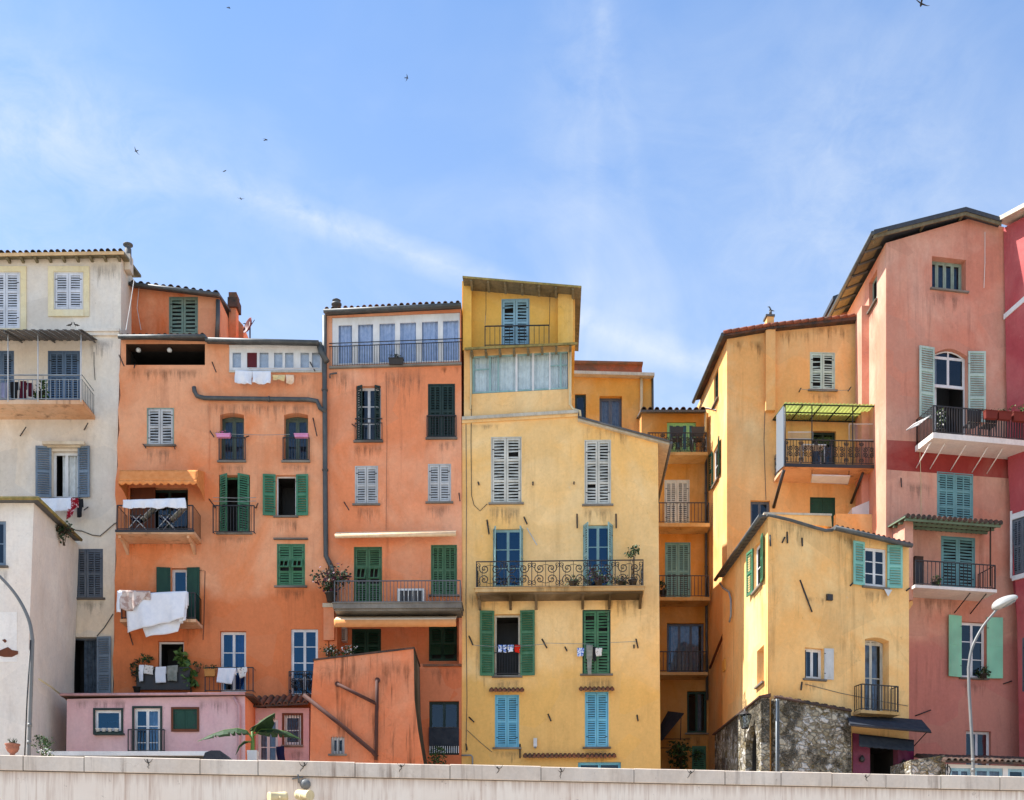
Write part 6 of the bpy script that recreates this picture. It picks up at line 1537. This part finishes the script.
for du in (-.44,.44):
    for w in (.65,1.15): mb = MB(); mb.tube([P7.at(u+du,z0,w),P7.at(u+du,z0+.7,w)], .025, M['whiterail'], 5); mb.build('leg', t)

# ================================================================== plants
LD = ['leaf_dark','leaf_dark','leaf_mid']; LM = ['leaf_mid','leaf_dark','leaf_light']; LB = ['leaf_dark','leaf_brown','leaf_dark']
plant('potted_shrub', 'big bronze-leaved shrub in a dark pot at the left end of the grey-railed balcony', P3, 331, 577, .75, (.62,.4,.52), 520, .13, LB+['leaf_purple'], 'pot_dark', seed=3, stems=8, floor=602, pr=.22, ph=.35)
plant('potted_plant', 'flowering plant on the loggia ledge above the orange block', P3, 329, 650, .35, (.35,.25,.22), 260, .09, LD+['flower_white'], 'pot_dark', seed=4); plant('potted_plant', 'pale-flowered plant on the loggia ledge, right of the other', P3, 350, 650, .35, (.32,.25,.15), 200, .08, LM+['flower_white','flower_white'], 'pot_clay', seed=5)
plant('potted_plant', 'lemon-leaved bush at the right end of the ornate yellow balcony', P4, 633, 551, .75, (.22,.2,.24), 180, .10, LD, 'pot_dark', seed=6, stems=6, floor=587); plant('potted_plant', 'low bush behind the ornate railing below the lemon-leaved bush', P4, 622, 580, .75, (.4,.25,.22), 240, .09, LB, 'pot_dark', seed=7, ph=.2, floor=587); plant('potted_plant', 'dark pot plant in the middle of the ornate yellow balcony', P4, 573, 582, .75, (.28,.22,.2), 200, .08, LD, 'pot_dark', seed=8, ph=.2, floor=587); plant('potted_plant', 'dark plants massed in front of the right balcony door', P4, 599, 576, .75, (.5,.25,.3), 300, .09, LD+['leaf_purple'], 'pot_dark', seed=9, ph=.25, floor=587)
def trough(P, x0,y0,x1,y1, w, label, mat, foliage=None, seed=1, n=90, group=None, name='planter', fh=.16):
    t = thing(name, P.off(w).pt((x0+x1)/2,y1), label, 'planter', group); mb = MB(); Q = P.off(w); u0,u1 = Q.u(x0),Q.u(x1); z0,z1 = Q.z((x0+x1)/2,y1),Q.z((x0+x1)/2,y0)
    lo = [P.at(u0+.02,z0,w-.02),P.at(u1-.02,z0,w-.02),P.at(u1-.02,z0,w-.18),P.at(u0+.02,z0,w-.18)]; hi = [P.at(u0,z1,w),P.at(u1,z1,w),P.at(u1,z1,w-.2),P.at(u0,z1,w-.2)]; mb.hexa(lo+hi, M[mat]); mb.box(P,u0-.01,u1+.01,z1-.03,z1+.005,w-.21,w+.012,M[mat]); mb.build('trough', t)
    if foliage:
        mb = MB(); leaf_cloud(mb, P.at((u0+u1)/2,z1+fh*.7,w-.1), ((u1-u0)*.48,.12,fh), n, .07, [M[m] for m in foliage], seed); mb.build('foliage', t)
GP = 'planters hung on the railings'
trough(P2, 216,433.3,230,436.6, .34, 'pink planter with flowers on the left arched window of the orange house', 'plastic_pink', ['leaf_purple','flower_pink','leaf_mid'], 11, 60, GP, fh=.09); trough(P2, 294,433.3,308,436.6, .34, 'pink empty planter on the right arched window of the orange house', 'plastic_pink', None, 1, 0, GP)
trough(P2, 204,669,215,676, .62, 'ochre planter with a small bush by the blue-curtained window', 'pot_ochre', LD, 12, 90, GP, fh=.15)
trough(P9, 986,410,998,418, 1.72, 'leftmost of the three red planters on the white balcony slab', 'pot_red', LD, 13, 60, GP, fh=.07); trough(P9, 999,411,1012,419, 1.72, 'middle one of the three red planters on the white balcony slab', 'pot_red', LD, 14, 60, GP, fh=.07); trough(P9, 1014,412,1034,421, 1.72, 'rightmost red planter on the white balcony slab with green sprouts', 'pot_red', LM, 15, 120, GP, fh=.18)
trough(P3, 388.5,357.5,403,364, .22, 'dark planter with dry stalks on the ledge of the white gallery', 'pot_dark', LB, 16, 60, GP, fh=.10)
plant('hanging_plant', 'small plant pot on the wall left of the blue-curtained window', P2, 198, 665, .3, (.16,.14,.12), 110, .07, LD, 'pot_clay', seed=17, pr=.09, ph=.16, base_drop=.12)
plant('climbing_plant', 'dark trailing plant at the left end of the lowest orange balcony', P2, 137, 672, .30, (.22,.16,.42), 260, .10, LB, 'pot_dark', seed=18, ph=.2); plant('climbing_plant', 'leafy plants above the white shirt on the lowest orange balcony', P2, 145, 658, .30, (.3,.16,.14), 160, .09, LD, None, seed=19, base_drop=.6)
plant('tall_plant', 'tall yellow-green banana leaf plant in the lowest orange balcony door', P2, 181, 662, .15, (.12,.1,.42), 70, .30, ['leaf_light','leaf_mid'], 'pot_dark', seed=20, stems=3, base_drop=.6); plant('tall_plant', 'long yellow-green leaves hanging at the right of the lowest orange balcony', P2, 192, 680, .25, (.07,.06,.38), 40, .32, ['leaf_light','leaf_light','leaf_mid'], None, seed=21, stems=2)
plant('balcony_plant', 'green plant behind the bars of the cream house balcony', P1, 42, 392, .8, (.22,.2,.35), 220, .12, LM, 'pot_dark', seed=22, floor=400)
plant('roof_shrub', 'dry dark bush growing on the slope of the annex roof', Pa, 64, 531, -2.4, (.28,.35,.34), 260, .11, LB, None, seed=23, stems=5)
plant('potted_plant', 'trailing plant hanging over the white slab under the tiled canopy', P9, 936, 582, 1.1, (.16,.14,.24), 170, .08, LM, 'pot_dark', seed=24, ph=.15, floor=586); plant('potted_plant', 'leafy plant on the sill of the mint-shuttered pink window', P9, 983, 672, .16, (.24,.12,.26), 230, .08, LD, 'pot_dark', seed=25, ph=.15, floor=678)
plant('balcony_plant', 'pale flowering climber at the left corner of the white balcony slab', P9, 941, 424, 1.15, (.16,.14,.55), 240, .10, LM+['flower_white'], 'pot_dark', seed=26, floor=437)
plant('bush', 'dark bush in the shade at the foot of the alcove', P6, 682, 752, 1.6, (.75,.6,.6), 600, .16, LD, None, seed=27, stems=7); plant('bush', 'dark ivy at the foot of the orange block', Pb, 435, 757, -1.2, (.42,.3,.32), 420, .08, LD+['leaf_mid','leaf_mid'], None, seed=28, stems=4)
plant('flower_bush', 'white-flowered bush behind the left lamp post', Pl(45,38.0), 46, 752, 0, (.20,.2,.16), 200, .07, LM+['flower_white','flower_white'], None, seed=29); plant('bush', 'green bush at the shady foot of the cream annex', Pl(45,39.5), 43, 742, 0, (.32,.3,.22), 260, .08, LD+['leaf_mid'], None, seed=30)
plant('potted_plant', 'small pot plant on the alcove balcony below the awning bracket', P6, 663, 585, .7, (.18,.18,.2), 90, .1, LD, 'pot_dark', seed=33, floor=597)
# flower urn on the parapet, left
c = Pl(12,37.4).pt(12.5,753.5); t = thing('flower_urn', c-Vector((0,0,.1)), 'brown clay urn with a spiky plant at the left end of the long wall', 'plant pot'); mb = MB(); mb.lathe(c-Vector((0,0,.1)), [(.10,0),(.09,.05),(.06,.08),(.15,.16),(.20,.26),(.19,.32),(.225,.36),(.225,.39),(.17,.39)], M['pot_clay'], 16); mb.build('pot', t); mb = MB()
rnd = random.Random(3)
for i in range(16):
    d = Vector((rnd.gauss(0,.5),rnd.gauss(0,.5),1)).normalized(); b = c+Vector((rnd.uniform(-.1,.1),rnd.uniform(-.1,.1),.27)); mb.tube([b, b+d*.12, b+d*.2+Vector((d.x*.08,d.y*.08,0))], .014, M['leaf_dark'], 4, r1=.004)
mb.build('foliage', t)
# banana plant
Pn = Pl(252, 40.6); b0 = Pn.pt(252,757); t = thing('banana_plant', b0, 'banana plant with three arching leaves and a torn one, in front of the rose porch', 'plant'); mb = MB()
mb.tube([b0, Pn.pt(253,742), Pn.pt(252,728)], .08, M['leaf_light'], 9, r1=.04); mb.build('stem', t)
leafm('leaf_banana', (.013,.036,.012))
def bleaf(path, wmax, droop=.35, seed=0):
    mb = MB(); pts = [Pn.pt(*p[:2])+Vector((0,p[2],0)) for p in smooth2(path)]; n = len(pts)-1; rnd = random.Random(seed)
    tears = [rnd.uniform(0,.06) for _ in range(n+1)]
    for s_ in (-1,1):
        for i in range(n):
            def edge(k):
                a = k/n; wd = wmax*max(.03, math.sin(math.pi*min(1,max(0,(a-.1)/.9))**.75)); tg = (pts[min(k+1,n)]-pts[max(k-1,0)]).normalized(); sd = tg.cross(Vector((0,0,1))).normalized()
                return pts[k]+sd*s_*wd*.8+Vector((0,0,-wd*droop*(1 if s_ < 0 else .8)))
            e0, e1 = edge(i), edge(i+1)
            if tears[i] > .045: e1 = e1.lerp(pts[i+1], .5)
            mb.poly([pts[i],pts[i+1],e1,e0], M['leaf_banana'], True)
    mb.tube(pts, .03, M['leaf_light'], 5, r1=.008)
    mb.build('leaf', t)
def smooth2(p, n=5):
    out = []
    for i in range(len(p)-1):
        for j in range(n): out.append(tuple(p[i][k]+(p[i+1][k]-p[i][k])*j/n for k in range(3)))
    return out+[tuple(p[-1])]
bleaf([(252,738,0),(247,731,-.05),(238,729,-.1),(225,731,-.15),(212,736,-.2),(200,743,-.3)], .42, .5, 1)
bleaf([(252,734,0),(257,727,-.15),(264,722,-.3),(272,718,-.4),(278,716,-.5)], .55, .6, 2); bleaf([(253,736,0),(262,730,-.1),(275,730,-.15),(288,733,-.2),(303,741,-.25)], .42, .5, 3); bleaf([(251,742,0),(245,742,-.1),(240,747,-.15),(237,756,-.2)], .2, .5, 4)
mb = MB(); c = Pl(250,40.0).pt(252,757)-Vector((0,0,.2)); tt = thing('plant_pot', c, 'white square plant pot at the foot of the banana plant', 'plant pot'); q = Pl(252,40.0); mb.hexa([q.at(q.u(247.5),c.z,0),q.at(q.u(256.5),c.z,0),q.at(q.u(256.5),c.z,-.28),q.at(q.u(247.5),c.z,-.28),q.at(q.u(247),c.z+.42,.02),q.at(q.u(257),c.z+.42,.02),q.at(q.u(257),c.z+.42,-.3),q.at(q.u(247),c.z+.42,-.3)], M['plastic_white']); mb.build('pot', tt)
cl('dark blue cloth hanging beside the porch door behind the banana plant', Pp, ((276,747),(284,746),(285,760),(277,760)), .5, 'cloth_navy')
mb = MB(); Qd = Pl(215, 38.4); a = [Qd.pt(*p) for p in ((203,758),(205,752.5),(211,750.3),(220,750.5),(229,758),(229,770),(203,770))]; mb.prism(a, Vector((0,1.1,0)), M['awning_dark']); t = thing('covered_cart', (a[0].x+.3, 38.9, TERR), 'low dark tarpaulin-covered cart beside the white flat roof', 'cart'); mb.build('cover', t)

# ================================================================== birds
M['bird'] = paint('dark_bird_feathers', (.02,.018,.016), (.04,.035,.03), .8)
def swift(x, y, Yd, yaw, roll, span, label):
    span *= 1.35
    c = Pl(x, Yd).pt(x, y); mb = MB(); rot = Matrix.Rotation(R(yaw),3,'Z') @ Matrix.Rotation(R(roll),3,'X')
    def T(a, b, d): return c + rot @ (Vector((a,b,d))*span)
    mb.tube([T(-.26,0,0),T(-.15,0,.01),T(.0,0,.015),T(.13,0,.01),T(.2,0,0)], .055*span, M['bird'], 7, r1=.02*span)
    mb.tube([T(-.05,0,.01),T(.06,0,.015),T(.12,0,.012)], .062*span, M['bird'], 7)
    for s_ in (-1,1):
        top = [T(.08,0,.03),T(.07,.2*s_,.06),T(-.02,.38*s_,.05),T(-.16,.52*s_,.03),T(-.06,.34*s_,.04),T(-.05,.18*s_,.04),T(-.06,0,.02)]
        mb.prism(top, Vector((0,0,.012*span)), M['bird'])
        mb.prism([T(-.22,.01*s_,0),T(-.38,.09*s_,0),T(-.30,.0,0)], Vector((0,0,.01*span)), M['bird'])
    o = mb.build('swift'); tag(o, label, 'bird', 'swifts in the sky')
G8 = [(921,4,60,80,35,.66,'largest dark swift, at the very top right of the sky'),(229,8,75,20,25,.34,'tiny swift at the top edge, in the left half of the sky'),(407,78,75,10,-20,.34,'tiny swift alone in the middle of the sky'),(266,140,72,-20,20,.36,'tiny swift highest of the cluster above the cream and orange houses'),(136,151,72,160,30,.36,'tiny swift at the far left of the sky'),(225,171,75,-35,40,.34,'tiny swift below the highest of the left cluster'),(241,199,75,85,10,.33,'tiny swift lowest in the sky, just above the white streak')]
for g in G8: swift(*g)
def pigeon(P, x, y, w, label, face=1):
    Q = P.off(w); b0_ = Q.pt(x,y); b = Vector((0,0,0)); t = None; mb = MB(); e = Vector((P.dx,P.dy,0))*face; U = Vector((0,0,1))
    mb.tube([b+e*-.19+U*.10,b+e*-.08+U*.13,b+e*.03+U*.16,b+e*.09+U*.20,b+e*.10+U*.27], .075, M['bird'], 8, r1=.04)
    mb.tube([b+e*-.34+U*.07,b+e*-.1+U*.13], .02, M['bird'], 6, r1=.06); mb.lathe(b+e*.11+U*.26, [(.01,0),(.045,.03),(.045,.06),(.01,.09)], M['bird'], 8); mb.tube([b+e*.14+U*.30,b+e*.20+U*.29], .014, M['bird'], 4, r1=.003)
    for s_ in (-.03,.03): mb.tube([b+Vector((0,s_,.12)), b+Vector((0,s_,0))], .01, M['bird'], 4)
    mb.v = [b0_+v*.46 for v in mb.v]
    o = mb.build('pigeon'); tag(o, label, 'bird', 'pigeons on the canopy')
pigeon(P1, 70.5, 326.5, 1.5, 'left pigeon perched on the sheet canopy of the cream house', 1); pigeon(P1, 75.5, 326.5, 1.5, 'right pigeon perched on the sheet canopy of the cream house', -1)

# ================================================================== camera, sun, sky
cam = bpy.data.cameras.new('camera'); co = bpy.data.objects.new('camera', cam); COL.objects.link(co)
co.location = (0,0,CZ); co.rotation_euler = (R(90),0,0); cam.sensor_fit = 'HORIZONTAL'; cam.sensor_width = 36
cam.lens = F/1024*36; cam.shift_y = (HZ-400)/1024; cam.clip_end = 4000; SC.camera = co
EL, AZ = 54.0, 91.0     # sun height, and how far left of straight behind the camera
S = Vector((-math.sin(R(AZ))*math.cos(R(EL)), -math.cos(R(AZ))*math.cos(R(EL)), math.sin(R(EL))))
sl = bpy.data.lights.new('sun','SUN'); sl.energy = SUN_E; sl.angle = R(.6); sl.color = (1,.975,.93)
so = bpy.data.objects.new('sun', sl); COL.objects.link(so); so.rotation_euler = S.to_track_quat('Z','Y').to_euler(); so.location = (-20,-20,60)
w = bpy.data.worlds.new('World'); SC.world = w; w.use_nodes = True; t = w.node_tree; bg = t.nodes['Background']
sk = t.nodes.new('ShaderNodeTexSky'); sk.sky_type = 'NISHITA'; sk.sun_disc = False; sk.sun_elevation = R(EL); sk.sun_rotation = math.atan2(S.x, S.y)
sk.air_density = 1.0; sk.dust_density = .4; sk.ozone_density = 2.0; sk.altitude = 0
class WT(NT):
    def __init__(s): s.t = t; s.b = None; s.pos = t.nodes.new('ShaderNodeTexCoord').outputs['Generated']
k = WT()
def wmath(op, a, b=None):
    m = k.n('ShaderNodeMath', operation=op)
    for x, i in ((a,0),(b,1)):
        if x is None: continue
        if isinstance(x,(int,float)): m.inputs[i].default_value = x
        else: k.l(x, m.inputs[i])
    return m.outputs[0]
def ray(px, py): return Vector(((px-CX)/F, 1, (HZ-py)/F)).normalized()
def plane_dist(p, q):
    n = ray(*p).cross(ray(*q)).normalized(); d = k.n('ShaderNodeVectorMath', operation='DOT_PRODUCT'); k.l(k.pos, d.inputs[0]); d.inputs[1].default_value = n; return d.outputs['Value']
wob = k.n('ShaderNodeTexNoise'); wob.inputs['Scale'].default_value = 9; wob.inputs['Detail'].default_value = 5; k.l(k.pos, wob.inputs['Vector'])
def streak(p, q, wid, amp, soft=1.0):
    d = plane_dist(p, q); d = wmath('ADD', d, wmath('MULTIPLY', wmath('SUBTRACT', wob.outputs['Fac'], .5), wid*1.2)); d = wmath('ABSOLUTE', d)
    return wmath('MULTIPLY', k.ramp(d, 0, wid, 1, 0), amp)
def along(p, q, a, b):     # limits a streak to a stretch of its great circle
    ax = (ray(*q)-ray(*p)).normalized(); d = k.n('ShaderNodeVectorMath', operation='DOT_PRODUCT'); k.l(k.pos, d.inputs[0]); d.inputs[1].default_value = ax
    va, vb = ray(*a).dot(ax), ray(*b).dot(ax); return k.ramp(d.outputs['Value'], va, vb)
wis = k.noise(k.mapping((5,5,9),(.3,1.1,.2),(.2,.5,.3)), 1, 9, .62, .9); wis2 = k.noise(k.mapping((1.6,1.6,2.4),(2,.4,.1)), 1, 5, .6, .3)
fine = k.noise(k.mapping((22,22,34)), 1, 7, .65, .4)
wisp = wmath('MULTIPLY', k.ramp(wis, .44, .80), k.ramp(wis2, .36, .64)); wisp = wmath('MULTIPLY', wisp, .8)
def puff(p, rad, amp):
    d = k.n('ShaderNodeVectorMath', operation='DISTANCE'); k.l(k.pos, d.inputs[0]); d.inputs[1].default_value = ray(*p)
    return wmath('MULTIPLY', k.ramp(d.outputs['Value'], 0, rad, 1, 0), amp)
s1 = wmath('MULTIPLY', streak((240,190),(690,362), .014, .75), along((240,190),(690,362),(150,150),(300,215)))
s1b = wmath('MULTIPLY', streak((0,110),(450,258), .045, .46), along((0,110),(450,258),(430,250),(60,130)))
s2 = wmath('MULTIPLY', streak((590,40),(560,330), .04, .16), along((590,40),(560,330),(575,330),(590,90)))
s3 = wmath('ADD', streak((612,40),(650,230), .010, .22), streak((600,60),(590,300), .008, .22))
tot = wmath('ADD', wmath('MULTIPLY', wmath('ADD', wmath('ADD', s1, s1b), wmath('ADD', wmath('ADD', s2, wmath('MULTIPLY', s3, .7)), wmath('ADD', wmath('ADD', puff((10,170),.14,.5), puff((850,210),.13,.6)), puff((600,120),.09,.25)))), k.ramp(fine, .30, .70, .10, .85)), wisp)
sx = k.n('ShaderNodeSeparateXYZ'); k.l(k.pos, sx.inputs[0])
tot = wmath('MINIMUM', tot, .75)
skc = k.mix(1, sk.outputs[0], SKY_TINT, 'MULTIPLY')
cloudcol = k.mix(0, CLOUD, CLOUD)
skc = k.mix(wmath('ADD', k.ramp(sx.outputs[2], .34, .62, VEIL, .04), k.ramp(wis2, .3, .7, -.03, .10)), skc, cloudcol)
skc = k.mix(tot, skc, cloudcol)
t.links.new(skc, bg.inputs['Color']); bg.inputs['Strength'].default_value = SKY_S
vs = SC.view_settings; vs.view_transform = 'Standard'; vs.look = 'None'; vs.exposure = EXPO; vs.gamma = 1
SC.cycles.max_bounces = 6; SC.cycles.transparent_max_bounces = 12; SC.cycles.use_denoising = True
